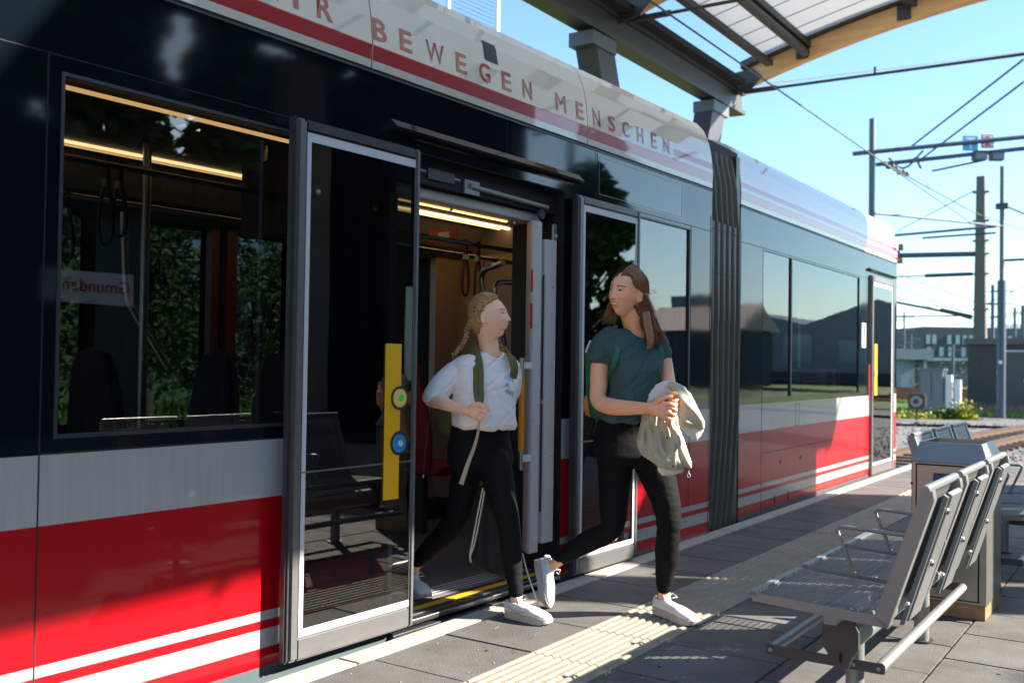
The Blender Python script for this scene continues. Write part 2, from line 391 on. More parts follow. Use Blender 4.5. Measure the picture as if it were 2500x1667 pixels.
# --- section one
H1 = [(1.83, 3.36, .95, 2.135), (3.42, 4.82, -.25, 2.205), (4.99, 6.44, .94, 2.165), (-1.6, 1.4, .95, 2.135)]
sl = [(1.782, 1.787, -.3, 2.185), (-3, 6.79, 2.183, 2.187), (5.155, 5.158, 2.187, 2.48), (4.26, 4.263, 2.205, 2.48), (6.45, 6.454, .23, 2.185), (1.787, 3.4, .903, .907)]
section(W1, -6., 6.79, H1, 'body_section', sl)
roof(W1, -6., 6.79, 'roof_panel', second=6.17, seamt=(3.25, 5.055))
b = MB(W1)
for h, d in ((H1[0], .02), (H1[2], .012), (H1[3], .02)):
    t0, t1, z0, z1 = h; q = MB(W1); q.box(-d-.005, -d, t0, t1, z0, z1, 'glass')
    fr = q.build('window', tram); f = MB(W1)
    for (a0, a1, c0, c1) in ((t0, t1, z0, z0+.012), (t0, t1, z1-.012, z1), (t0, t0+.012, z0+.012, z1-.012), (t1-.012, t1, z0+.012, z1-.012)):
        f.box(-d+.001, .002, a0, a1, c0, c1, 'rubber')
    f.build('window_seal', fr)
q = MB(W1); q.box(-.008, .0025, 5.175, 6.31, 2.212, 2.462, 'darkglass'); dp = q.build('display_pane', tram)
q = MB(W1)
for (a0, a1, c0, c1) in ((5.19, 6.295, 2.225, 2.228), (5.19, 6.295, 2.447, 2.45), (5.19, 5.193, 2.228, 2.447), (6.292, 6.295, 2.228, 2.447)): q.box(.0025, .0035, a0, a1, c0, c1, 'alu')
q.build('pane_border', dp)
# drip rail above the door
q = MB(W1); q.prism([(-.0, 2.245), (.045, 2.25), (.05, 2.262), (.01, 2.30), (0, 2.30)], 1, 3.37, 4.95, 'black')
q.build('rain_rail', tram)
q = MB(W1); q.box(-.03, .004, 3.38, 4.9, 2.19, 2.21, 'black'); q.box(-.35, -.06, 3.36, 4.88, 2.06, 2.20, 'seam'); q.box(-.36, -.05, 3.3, 3.42, -.2, 2.2, 'dark'); q.box(-.36, -.05, 4.82, 4.9, -.2, 2.2, 'dark'); q.build('door_box', tram)
q = MB(W1)
q.tube([(-.07, 3.45, 2.125), (-.07, 3.95, 2.12), (-.08, 4.0, 2.10)], .012, 'galv'); q.tube([(-.05, 4.02, 2.10), (-.05, 4.72, 2.085)], .014, 'galv'); q.box(-.10, -.05, 3.98, 4.10, 2.06, 2.13, 'galv'); q.tube([(-.09, 4.06, 2.06), (-.09, 4.06, 2.13)], .02, 'cast'); q.box(-.14, -.06, 4.15, 4.3, 2.08, 2.12, 'cast')
q.tube([(-.04, 4.66, 2.04), (-.06, 4.66, 2.04)], .028, 'cast', 16); q.box(-.14, -.05, 3.7, 3.9, 2.09, 2.14, 'cast')
q.build('door_mechanism', tram, smooth=True)
q = MB(W1); q.box(-.30, -.10, 3.42, 4.73, 2.0, 2.055, 'ivory'); q.box(-.42, -.3, 3.42, 4.73, 2.03, 2.055, 'ivory')
hd = q.build('door_header', tram, bevel=.012)
q = MB(W1); q.box(-.215, -.20, 3.42, 4.55, 1.993, 1.9995, 'led'); q.build('light_strip', hd)
q = MB(W1); q.tube([(-.17, 4.02, 1.985), (-.17, 4.02, 2.0)], .009, 'steel'); q.tube([(-.17, 4.58, 1.985), (-.17, 4.58, 2.0)], .009, 'steel'); q.split('screw', hd, smooth=True)
def W1P(p): return W1((p[0]+.03, p[1]+.02, p[2]))
def W1R(p): return W1((p[0]+.026, p[1]+.025, p[2]))
# right jamb post of the doorway (off-white column with slots)
q = MB(W1P)
q.prism([(-.13, 4.575), (-.065, 4.525), (-.045, 4.525), (-.043, 4.60), (-.10, 4.64), (-.13, 4.64)], 2, .18, 1.99, 'ivory')
q.prism([(-.13, 4.641), (-.045, 4.641), (-.04, 4.655), (-.04, 4.745), (-.13, 4.745)], 2, .22, 1.90, 'ivory')
po = q.build('door_post', tram, bevel=.006)
q = MB(W1P)
for z0, z1 in ((.40, .99), (1.01, 1.70)): q.box(-.0445, -.040, 4.612, 4.622, z0, z1, 'seam')
q.split('slot', po)
q = MB(W1P)
for (t, z) in ((4.545, 1.96), (4.585, 1.96), (4.55, 1.42), (4.55, .90), (4.545, .24), (4.585, .24)): q.sphere((-.045, t, z), (.005, .007, .007), 'steel', 10, 6)
for z in (1.64, 1.2, .7): q.sphere((-.04, 4.71, z), (.006, .009, .009), 'steel', 10, 6)
q.split('screw', po, smooth=True)
q = MB(W1); q.box(-.05, -.03, 4.76, 4.80, 1.86, 2.0, 'galv'); q.sphere((-.03, 4.78, 1.93), .012, 'steel'); q.build('hinge_plate', tram, bevel=.01)
q = MB(W1P); q.box(-.0632, -.048, 4.5235, 4.5245, 1.60, 1.72, 'signred'); q.box(-.0632, -.048, 4.5235, 4.5245, 1.40, 1.54, 'signred'); q.split('warning_sticker', po)
q = MB(W1R)
q.tube([(-.05, 4.435, .64), (-.05, 4.435, 1.24)], .014, 'steel', 14)
for z in (1.20, .70): q.box(-.058, -.043, 4.43, 4.53, z-.018, z+.018, 'silver')
hr = q.build('handrail', tram, smooth=True)
q = MB(W1R); q.tube([(-.05, 4.435, .74), (-.05, 4.435, 1.135)], .0155, 'orange', 14); q.build('grip', hr, smooth=True)
# sill and step
q = MB(W1); q.box(-.16, -.03, 3.42, 4.80, -.03, .035, 'rubber'); q.box(-.03, .02, 3.42, 4.80, .005, .03, 'steel'); q.box(-.03, .03, 3.42, 4.80, -.05, -.012, 'rubber'); q.box(-.03, .05, 3.42, 4.80, -.14, -.06, 'under')
si = q.build('door_sill', tram, bevel=.004)
q = MB(W1); q.box(-.115, -.07, 3.43, 4.79, .0355, .0375, 'yellow'); q.build('yellow_edge_line', si)
# door leaves
def leaf(t0, t1, a, hand, z0=.03, z1=2.17):
    f = MB(W1); fw = .055
    f.rbox(a-.04, a, t0, t0+fw, z0, z1, 'alu', .012); f.rbox(a-.04, a, t1-fw*.55, t1, z0, z1, 'alu', .008)
    f.rbox(a-.04, a-.001, t0+fw-.012, t1-fw*.5, z0, z0+.09, 'alu', .008); f.rbox(a-.04, a-.001, t0+fw-.012, t1-fw*.5, z1-.05, z1, 'rubber', .01)
    f.rbox(a-.045, a-.006, t0-.016, t0+.006, z0-.002, z1+.004, 'rubber', .008)
    lf = f.build('door_leaf', tram, smooth=True, angle=50)
    g0, g1, y0, y1 = t0+fw, t1-fw*.55, z0+.09, z1-.05
    q = MB(W1); q.box(a-.016, a-.010, g0, g1, y0, y1, 'doorglass'); q.build('glass', lf)
    q = MB(W1)
    q.box(a-.0099, a-.008, g0, g0+.022, y0+.001, y1, 'silver'); q.box(a-.0099, a-.008, g0+.022, g1, y1-.035, y1, 'silver'); q.box(a-.0099, a-.008, g0+.022, g1, y0+.001, y0+.03, 'silver')
    if hand < 0: q.box(a-.0099, a-.008, g1-.02, g1, y0+.03, y1-.035, 'silver')
    q.build('light_border', lf)
    q = MB(W1); q.box(a-.010, a-.0075, g0-.002, g1, .765, .772, 'alu'); q.build('glass_joint', lf)
    # inner rail seen through the glass
    q = MB(W1); q.box(a-.045, a-.02, g1-.125, g1-.10, z0+.1, 1.95, 'ivory'); q.build('inner_rail', lf)
    return lf
L1 = leaf(2.755, 3.487, .092, 1)
q = MB(W1); a = .092
q.prism([(3.28, .61), (3.375, .61), (3.375, .80), (3.36, .805), (3.335, .83), (3.335, .875), (3.36, .905), (3.377, .908), (3.377, 1.0), (3.36, 1.003), (3.335, 1.03), (3.335, 1.075), (3.36, 1.1), (3.38, 1.105), (3.38, 1.29), (3.28, 1.29)], 0, a-.008, a-.004, 'yellow')
pl = q.build('handle_plate', L1)
for z, m1, m2 in ((1.052, 'btnyellow', 'green'), (.853, 'blue', 'btnwhite')):
    q = MB(W1); q.disc((a-.004, 3.368, z), (1, 0, 0), .052, .008, 'rubber', 28); q.box(a-.0075, a-.0045, 3.368, 3.41, z-.045, z+.045, 'rubber')
    bt = q.build('button_housing', pl, smooth=True)
    q = MB(W1); q.disc((a+.0025, 3.366, z), (1, 0, 0), .040, .009, m1, 28); q.disc((a+.008, 3.369, z), (1, 0, 0), .014, .006, m2, 24)
    q.build('button', bt, smooth=True)
L2 = leaf(4.865, 5.585, .075, -1, z0=.02)
q = MB(W1); q.box(.0655, .0675, 4.965, 5.005, .92, 1.01, 'signred'); q.box(.0675, .068, 4.978, 4.992, .955, .995, 'signwhite'); q.box(.0675, .068, 4.97, 5.0, .926, .930, 'signwhite'); q.box(.0675, .068, 4.97, 5.0, .936, .940, 'signwhite')
q.build('door_sticker', L2)
# lettering
def letter(ch, t, z, h, a, xf, parent, mt='redtxt', wfix=None, name='letter'):
    cu_ = bpy.data.curves.new('c', 'FONT'); cu_.body = ch; cu_.size = 1; cu_.offset = 0.0 if ch in 'MW' else .014; cu_.extrude = 0; cu_.resolution_u = 3
    o = bpy.data.objects.new('c', cu_); C.objects.link(o); dg = bpy.context.evaluated_depsgraph_get()
    me = bpy.data.meshes.new_from_object(o.evaluated_get(dg)); bpy.data.objects.remove(o); bpy.data.curves.remove(cu_)
    co = [v.co.copy() for v in me.vertices]; x0 = min(c.x for c in co); x1 = max(c.x for c in co); y0 = min(c.y for c in co); y1 = max(c.y for c in co)
    sx = (wfix or h*(x1-x0)/(y1-y0))/(x1-x0); sy = h/(y1-y0)
    mb = MB(xf); n = len(co)
    vs = [(a(z+(c.y-y0)*sy) if callable(a) else a, t+(c.x-x0)*sx, z+(c.y-y0)*sy) for c in co]
    mb.add(vs, [list(p.vertices) for p in me.polygons], mt)
    bpy.data.meshes.remove(me)
    return mb
def roofa(z):
    for i in range(len(ROOF)-1):
        if ROOF[i][1] <= z <= ROOF[i+1][1]: return ROOF[i][0]+(z-ROOF[i][1])/(ROOF[i+1][1]-ROOF[i][1])*(ROOF[i+1][0]-ROOF[i][0])+.0025
    return .005
LM_ = 0
lets = [('W', 2.62, .13), ('I', 2.795, .028), ('R', 2.925, .088), ('B', 3.257, .088), ('E', 3.432, .082), ('W', 3.615, .13), ('E', 3.836, .082), ('G', 4.021, .09), ('E', 4.213, .082), ('N', 4.400, .084), ('M', 4.72, .104), ('E', 4.933, .08), ('N', 5.119, .084), ('S', 5.30, .080), ('C', 5.474, .086), ('H', 5.660, .083), ('E', 5.849, .078), ('N', 6.021, .086)]
for ch, t, wd in lets: letter(ch, t, 2.63, .099, roofa, W1, tram, wfix=wd).build('letter', tram)
q = MB(W1)
for i in range(22):
    z = 2.752+.0048*i; q.box(roofa(z)-.004, roofa(z)+.0005, 4.08, 4.19, z, z+.0030, 'grillegrey')
q.build('vent_grille', tram)
# --- bellows between the sections
q = MB(); nb = 6
t0b, t1b = 6.79, 7.56
for i in range(nb):
    y0 = t0b+.06+i*.108; prof = []
    for (y, o_) in ((y0, -.05), (y0+.018, .012), (y0+.04, .02), (y0+.062, .012), (y0+.082, -.05), (y0+.095, -.07)): prof.append((y, o_))
    sect = [(-.06, -.25), (-.03, .2), (0, .8), (0.01, 1.6), (0, 2.3), (-.02, 2.6), (-.06, 2.82), (-.18, 2.95), (-.5, 3.0), (-1.2, 3.02), (-1.9, 3.0), (-2.22, 2.95), (-2.34, 2.8), (-2.38, 2.5), (-2.38, 1), (-2.34, -.25)]
    vs = []; m_ = len(prof)
    for k, (a, z) in enumerate(sect):
        nx, nz = 1, 0
        if 5 < k < 12: nx, nz = (.6, .8) if k == 6 else ((.0, 1) if k < 11 else (-.6, .8))
        elif k >= 12: nx = -1
        for (y, o_) in prof: vs.append((-2.905+a+o_*nx, y+.02*math.sin(z*2.0), z+o_*nz))
    fs = [(k*m_+j, (k+1)*m_+j, (k+1)*m_+j+1, k*m_+j+1) for k in range(len(sect)-1) for j in range(m_-1)]
    q.add(vs, fs, 'bellow')
bl = q.build('bellows', tram, smooth=True, angle=60)
q = MB(); q.box(-3.02, -2.955, 6.82, 7.54, -.25, 2.9, 'bellowdark'); q.box(-5.2, -3.0, 6.84, 7.5, 2.86, 2.93, 'bellowdark'); q.box(-5.27, -5.2, 6.84, 7.5, -.2, 2.9, 'bellowdark')
q.build('bellows_lining', bl)
q = MB()
for i in range(nb):
    y0 = t0b+.06+i*.108; q.box(-2.893, -2.882, y0+.02, y0+.068, 1.55, 2.28, 'bellow'); 
    for z in (1.6, 1.9, 2.22): q.sphere((-2.882, y0+.045, z), .005, 'seam', 8, 5)
q.build('bellows_clamp_strip', bl, bevel=.004)
q = MB(); q.box(-2.99, -2.93, 7.455, 7.53, -.25, 2.86, 'rubber')
for z in (.5, .9, 1.3, 1.7, 2.1): q.sphere((-2.929, 7.49, z), .006, 'steel', 8, 5)
q.build('bellows_end_frame', bl)
# --- section two (front)
T1 = 12.75
H2 = [(8.09, 11.06, .95, 2.185), (11.58, 12.46, .03, 2.17)]
sl = [(8.07, 8.074, -.3, 2.2), (7.56, 11.4, 2.2, 2.204), (11.33, 11.334, -.3, 2.3), (8.07, 11.0, .482, .487), (10.996, 11.0, .05, .485), (11.46, 11.464, .1, 2.26), (8.95, 8.953, .68, .88), (9.05, 9.053, .68, .88), (8.95, 9.05, .68, .683), (8.95, 9.05, .877, .88)]
section(W2, 7.56, T1, H2, 'body_section', sl)
roof(W2, 7.56, T1, 'roof_panel', second=7.57, seamt=(11.62,))
for (a0, a1) in ((8.1, 8.80), (8.825, 11.055)):
    q = MB(W2); q.box(-.02, -.012, a0, a1, .95, 2.185, 'glass'); q.build('window', tram)
q = MB(W2); q.box(-.03, .002, 8.80, 8.825, .95, 2.185, 'rubber'); q.build('window_bar', tram)
f = MB(W2)
f.rbox(-.02, .03, 11.5, 11.56, .0, 2.25, 'alu', .01); f.rbox(-.02, .03, 12.46, 12.52, .0, 2.25, 'alu', .01); f.rbox(-.02, .028, 11.55, 12.47, 0, .11, 'alu', .01); f.rbox(-.02, .028, 11.55, 12.47, 2.18, 2.25, 'alu', .01)
L3 = f.build('door_leaf', tram)
q = MB(W2); q.box(.012, .018, 11.56, 12.46, .11, 2.18, 'doorglass'); q.build('glass', L3)
q = MB(W2)
for (a0, a1, c0, c1) in ((11.56, 11.59, .11, 2.18), (12.43, 12.46, .11, 2.18), (11.59, 12.43, .11, .14), (11.59, 12.43, 2.14, 2.18)): q.box(.018, .02, a0, a1, c0, c1, 'silver')
q.build('light_border', L3)
q = MB(W2); q.box(.02, .026, 11.62, 11.73, .90, 1.48, 'yellow'); q.build('handle_plate', L3)
q = MB(W2); q.disc((.028, 11.67, 1.15), (1, 0, 0), .04, .01, 'btnyellow', 20); q.build('button', L3)
q = MB(W2); q.box(.0, .004, 11.47, 11.5, .86, 1.25, 'signred'); q.build('red_panel_strip', tram)
q = MB(W2); q.prism([(0, 2.29), (.03, 2.29), (.035, 2.31), (0, 2.33)], 1, 11.42, 12.6, 'black'); q.build('rain_rail', tram)
q = MB(W2); q.box(0, .01, 11.14, 11.30, 1.43, 1.70, 'silver'); q.box(.01, .012, 11.19, 11.25, 1.46, 1.67, 'seam'); q.build('camera_housing', tram, bevel=.004)
q = MB(W2)
for t in (8.55, 9.1, 10.3): q.sphere((.001, t, .38-.0*t), (.003, .014, .022), 'seam', 8, 6)
for t, z in ((8.4, .06), (8.75, .06)): q.box(0, .002, t, t+.02, z-.04, z+.04, 'seam')
q.split('latch', tram)
# front end of the cab, slanting away
q = MB(W2)
for z0, z1, m in BANDS:
    q.add([(0, T1, z0), (-.1, T1+.25, z0), (-.1, T1+.25, z1), (0, T1, z1)], [(0, 1, 2, 3)], m); q.add([(-.1, T1+.25, z0), (-.5, T1+.6, z0), (-.5, T1+.6, z1), (-.1, T1+.25, z1)], [(0, 1, 2, 3)], m); q.add([(-.5, T1+.6, z0), (-1.86, T1+.6, z0), (-1.86, T1+.6, z1), (-.5, T1+.6, z1)], [(0, 1, 2, 3)], m); q.add([(-1.86, T1+.6, z0), (-2.36, T1, z0), (-2.36, T1, z1), (-1.86, T1+.6, z1)], [(0, 1, 2, 3)], m)
pr = [(0, 0), (-.1, .25), (-.5, .6), (-1.86, .6), (-2.36, 0)]
for (z0, z1, i0, i1) in ((2.5, 2.83, 0, .03), (2.83, 3.0, .03, .16), (3.0, 3.08, .16, .5)):
    for k in range(4):
        A, B = pr[k], pr[k+1]
        def ins(p, i): return (p[0]-i if p[0] > -1.18 else p[0]+i, p[1]-i*(1 if p[1] > 0 else 0))
        A0, B0, A1, B1 = ins(A, i0), ins(B, i0), ins(A, i1), ins(B, i1)
        q.add([(A0[0], T1+A0[1], z0), (B0[0], T1+B0[1], z0), (B1[0], T1+B1[1], z1), (A1[0], T1+A1[1], z1)], [(0, 1, 2, 3)], 'cream')
q.build('cab_front', tram)
q = MB(W2); q.box(.0, .055, 12.8, 12.86, 2.66, 2.74, 'rubber'); q.box(-.02, .02, 12.80, 12.83, 2.62, 2.66, 'rubber'); q.build('mirror_camera', tram, bevel=.01)
q = MB(W2); q.box(-.02, .05, 12.8, 12.86, 2.5, 2.57, 'bellow'); q.build('side_camera', tram, bevel=.01)
# --- interior of section one
b = MB(W1); b.box(-2.3, -.17, -6, 6.74, -.02, .034, 'floor'); b.build('cabin_floor', tram)
b = MB(W1)
for i in range(4): b.box(-.165-.035*i-.05, -.165-.035*i-.045, 3.43, 4.79, .034, .0365, 'silver')
b.split('tread_strip', tram)
b = MB(W1); b.box(-2.28, -.36, -6, 6.74, 2.30, 2.34, 'ceil'); b.prism([(-.36, 2.30), (-.05, 2.16), (-.05, 2.2), (-.36, 2.34)], 1, -6, 3.36, 'dark'); b.prism([(-.36, 2.30), (-.05, 2.16), (-.05, 2.2), (-.36, 2.34)], 1, 4.9, 6.74, 'dark'); b.prism([(-2.28, 2.05), (-2.05, 2.13), (-1.9, 2.30), (-2.28, 2.30)], 1, -6, 6.74, 'ceil'); b.build('cabin_ceiling', tram)
FH = [(-1.5, 1.2, .82, 2.03), (1.4, 3.30, .82, 2.03), (3.68, 4.13, .82, 2.03), (4.33, 4.81, .82, 2.03), (5.0, 6.62, .95, 2.03)]
b = MB(W1); panel(b, -6, 6.74, -.3, 2.485, 'dark', FH, a=-2.30); panel(b, -6, 6.74, -.3, 2.485, 'black', FH, a=-2.36)
b.build('far_side_wall', tram)
for h in FH:
    b = MB(W1); b.box(-2.335, -2.33, h[0], h[1], h[2], h[3], 'glass'); b.build('window', tram)
b = MB(W1); b.box(-2.30, -2.24, 4.13, 4.19, .05, 2.1, 'orangewood'); b.box(-2.30, -2.24, 4.25, 4.33, .05, 2.1, 'orangewood'); b.box(-2.30, -2.24, 4.81, 4.88, .05, 2.1, 'orangewood'); b.box(-2.30, -2.24, 3.9, 4.9, .72, .80, 'orangewood'); b.build('far_door_frame', tram)
b = MB(W1); b.box(-.13, -.06, -6, 3.3, .04, .90, 'dark'); b.box(-.13, -.06, 4.9, 6.7, .04, .92, 'dark'); b.build('side_lining', tram)
b = MB(W1); b.box(-2.25, -1.62, 6.60, 6.66, .04, 2.3, 'beige'); b.box(-2.25, -1.62, 6.595, 6.60, 2.1, 2.3, 'ceil'); b.box(-2.26, -2.2, 6.3, 6.6, .04, 2.3, 'beige'); b.box(-1.94, -1.935, 6.593, 6.60, .3, 2.05, 'seam'); b.box(-1.96, -1.90, 6.60-.02, 6.60-.005, 1.50, 1.51, 'cast'); b.build('partition', tram)
b = MB(W1); b.box(-2.2, -1.75, 3.30, 3.34, .04, 2.05, 'dark'); b.build('partition', tram)
b = MB(W1); b.box(-.61, -.585, -2.0, 3.36, 2.25, 2.262, 'led'); b.build('light_strip', tram)
b = MB(W1); b.box(-1.71, -1.675, -2.0, 6.6, 2.288, 2.299, 'ledhot'); b.box(-1.79, -1.775, -2.0, 6.6, 2.292, 2.299, 'led'); b.build('light_strip', tram)
b = MB(W1)
for i in range(14): b.tube([(-1.6+i*.115, 6.70+.02*(i % 2), .1), (-1.6+i*.115, 6.70, 2.25)], .018, 'bellow', 8)
b.box(-1.62, 0, 6.76, 6.78, 0, 2.3, 'bellowdark'); b.build('inner_bellows', tram, smooth=True)
def rail(path, r=.016, m='steel', name='handrail'):
    b = MB(W1); P = [Vector(p) for p in path]; out = [P[0]]
    for i in range(1, len(P)-1):
        d0 = (P[i]-P[i-1]); d1 = (P[i+1]-P[i]); k = min(.09, d0.length*.4, d1.length*.4); A = P[i]-d0.normalized()*k; B = P[i]+d1.normalized()*k
        for u in range(6): s = u/5; out.append(A*(1-s)**2+P[i]*2*s*(1-s)+B*s*s)
    out.append(P[-1]); b.tube(out, r, m, 10); return b.build(name, tram, smooth=True)
rail([(-.75, -1.0, 2.02), (-.75, 3.30, 2.02), (-.75, 3.30, 2.25)])
rail([(-1.55, -1.0, 2.0), (-1.55, 6.5, 2.0)])
rail([(-.95, 4.05, 2.25), (-.95, 4.05, 1.98), (-.95, 6.3, 1.98)])
rail([(-.5, 5.3, .08), (-.55, 4.95, 1.2), (-.55, 4.75, 1.75), (-.3, 4.65, 1.78)], .018)
rail([(-.75, 5.6, .5), (-.75, 5.15, 1.72), (-.75, 5.6, 1.76)], .016)
rail([(-1.2, 2.95, .05), (-1.2, 2.95, 2.25)], .02)
rail([(-1.5, 3.02, 1.95), (-1.5, 3.05, 1.5), (-1.2, 3.1, 1.15)], .016)
rail([(-1.0, 5.9, .05), (-1.0, 5.9, 2.25)], .017)
rail([(-.4, 5.2, .62), (-.4, 5.9, .62)], .014); rail([(-.3, 4.66, .42), (-.5, 5.0, .42), (-.5, 5.6, .42)], .014)
def strap(a, t, z, ln, m='strap'):
    b = MB(W1); b.ribbon([(a, t, z+.035), (a, t, z-.07)], .022, .02, m, (0, 1, 0)); b.box(a-.016, a+.016, t-.012, t+.012, z-.095, z-.065, 'steel')
    pts = []
    for i in range(21):
        u = i/20*2*math.pi; pts.append((a, t+.042*math.sin(u)*(.5+.5*(1-math.cos(u))/2), z-.08-ln*(1-math.cos(u))/2))
    b.ribbon(pts, .016, .010, m, [(0, math.sin(i/20*2*math.pi), -math.cos(i/20*2*math.pi)) for i in range(21)]); return b.build('hanging_strap', tram, smooth=True)
for a, t, z, ln in ((-1.55, 5.05, 1.99, .2), (-.95, 4.28, 1.98, .22), (-.95, 4.33, 1.98, .27), (-.95, 5.25, 1.97, .3), (-.95, 5.12, 1.97, .25)): strap(a, t, z, ln)
for a, t, z, ln in ((-.75, 1.95, 2.02, .26), (-.75, 2.07, 2.02, .2), (-.75, 2.46, 2.02, .26), (-.75, 2.52, 2.02, .22), (-1.55, 2.75, 2.0, .25)): strap(a, t, z, ln, 'dark')
b = MB(W1); b.box(-.85, -.38, 3.24, 3.29, 1.80, 2.16, 'dark'); b.build('screen_back', tram)
b = MB(W1); b.box(-1.5, -1.25, 5.4, 5.41, 2.05, 2.13, 'signred'); b.box(-1.42, -1.32, 5.398, 5.399, 2.07, 2.11, 'signwhite'); b.build('interior_sign', tram)
b = MB(W1); b.box(-.8, -.5, 5.7, 5.71, 1.88, 2.06, 'signred'); b.build('interior_sign', tram)
def seat(a, t, face, m='darkseat'):
    s = face; r = MB(W1)
    prof = [(.0, .42), (.06, .46), (.38, .48), (.44, .44), (.42, .40), (.05, .40)]
    r.prism([(t+s*p[0], p[1]+.04) for p in prof], 0, a-.22, a+.22, m) if False else r.add(*_pr(a, t, s, prof, .04), m)
    so = r.build('seat_cushion', None)
    k = MB(W1); outl = [(-.20, .45), (-.22, .70), (-.20, .80), (-.13, 1.12), (-.09, 1.19), (0, 1.21), (.09, 1.19), (.13, 1.12), (.20, .80), (.22, .70), (.20, .45)]
    vs = [(a+x, t+s*(-.02-.07*(z-.45)), z+.04) for x, z in outl]+[(a+x, t+s*(-.07-.07*(z-.45)), z+.04) for x, z in outl]; n = len(outl)
    k.add(vs, [list(range(n)), list(range(n, 2*n))[::-1]]+[(i, (i+1) % n, n+(i+1) % n, n+i) for i in range(n)], m)
    return so, k.build('seat_back', None, bevel=.015)
def _pr(a, t, s, prof, dz):
    n = len(prof); vs = [(a-.21, t+s*p[0], p[1]+dz) for p in prof]+[(a+.21, t+s*p[0], p[1]+dz) for p in prof]
    return vs, [(i, (i+1) % n, n+(i+1) % n, n+i) for i in range(n)]+[list(range(n))[::-1], list(range(n, 2*n))]
for (a, t, s, m) in ((-.95, 2.35, 1, 'darkseat'), (-.48, 2.35, 1, 'darkseat'), (-.48, 3.1, -1, 'darkseat'), (-.95, 3.1, -1, 'darkseat'), (-1.9, 5.2, 1, 'redseat'), (-1.45, 5.2, 1, 'redseat')):
    so, bo = seat(a, t, s, m); st = MB(W1); st.box(a-.03, a+.03, t+s*.1-.03, t+s*.1+.03, .035, .44, 'cast'); sr = st.build('passenger_seat', tram); par(so, sr); par(bo, sr)
b = MB(W1); b.box(-.13, -1.1, 2.6, 2.62, .05, .6, 'dark'); b.build('partition_low', tram)
# interior of section two (seen dimly through its windows)
b = MB(W2); b.box(-2.28, -.1, 7.6, 12.7, -.02, .04, 'floor'); b.box(-2.28, -.1, 7.6, 12.7, 2.30, 2.34, 'ceil'); panel(b, 7.6, T1, -.3, 2.485, 'black', [(8.1, 11.0, .95, 2.1)], a=-2.34); b.box(-2.3, -.1, 11.2, 11.24, .04, 2.3, 'dark'); b.build('front_cabin', tram)
b = MB(W2); b.box(-1.2, -1.15, 7.7, 11.1, 2.285, 2.298, 'led'); b.build('light_strip', tram)
b = MB(W2)
for a, t in ((-.6, 9.6), (-.5, 10.6), (-1.3, 8.7)): b.tube([(a, t, .04), (a, t, 2.3)], .018, 'steel')
b.split('handrail', tram, smooth=True)
b = MB(W2)
for t in (8.4, 9.2, 10.0, 10.7): b.rbox(-.55, -.12, t, t+.08, .5, 1.2, 'darkseat', .02)
b.split('seat_back', tram)
# paper notice inside window two
b = MB(W2); b.box(-.035, -.03, 8.95, 10.3, .965, 1.19, 'ivory'); nb_ = b.build('notice', tram)
b = MB(W2); b.tube([(-.029, 10.08+.085*math.cos(u*.3927), 1.08+.085*math.sin(u*.3927)) for u in range(16)], .010, 'signred', 6, closed=True); b.tube([(-.029, 10.03, 1.14), (-.029, 10.13, 1.02)], .009, 'signred', 6); b.box(-.0295, -.028, 10.06, 10.10, 1.04, 1.13, 'seam')
for i in range(4): b.box(-.0295, -.028, 9.3, 9.7, 1.13-.04*i, 1.14-.04*i, 'cast')
b.prism([(9.15, .97), (9.24, .97), (9.2, 1.18)], 0, -.0295, -.028, 'signred'); b.build('prohibition_symbol', nb_)
# wheels hinted beneath
b = MB()
for y in (0.5, 2.2, 6.0, 8.2, 11.0):
    for x in (-3.7, -4.7): b.disc((x, y, -.12), (1, 0, 0), .3, .1, 'under', 24)
b.split('wheel', tram)
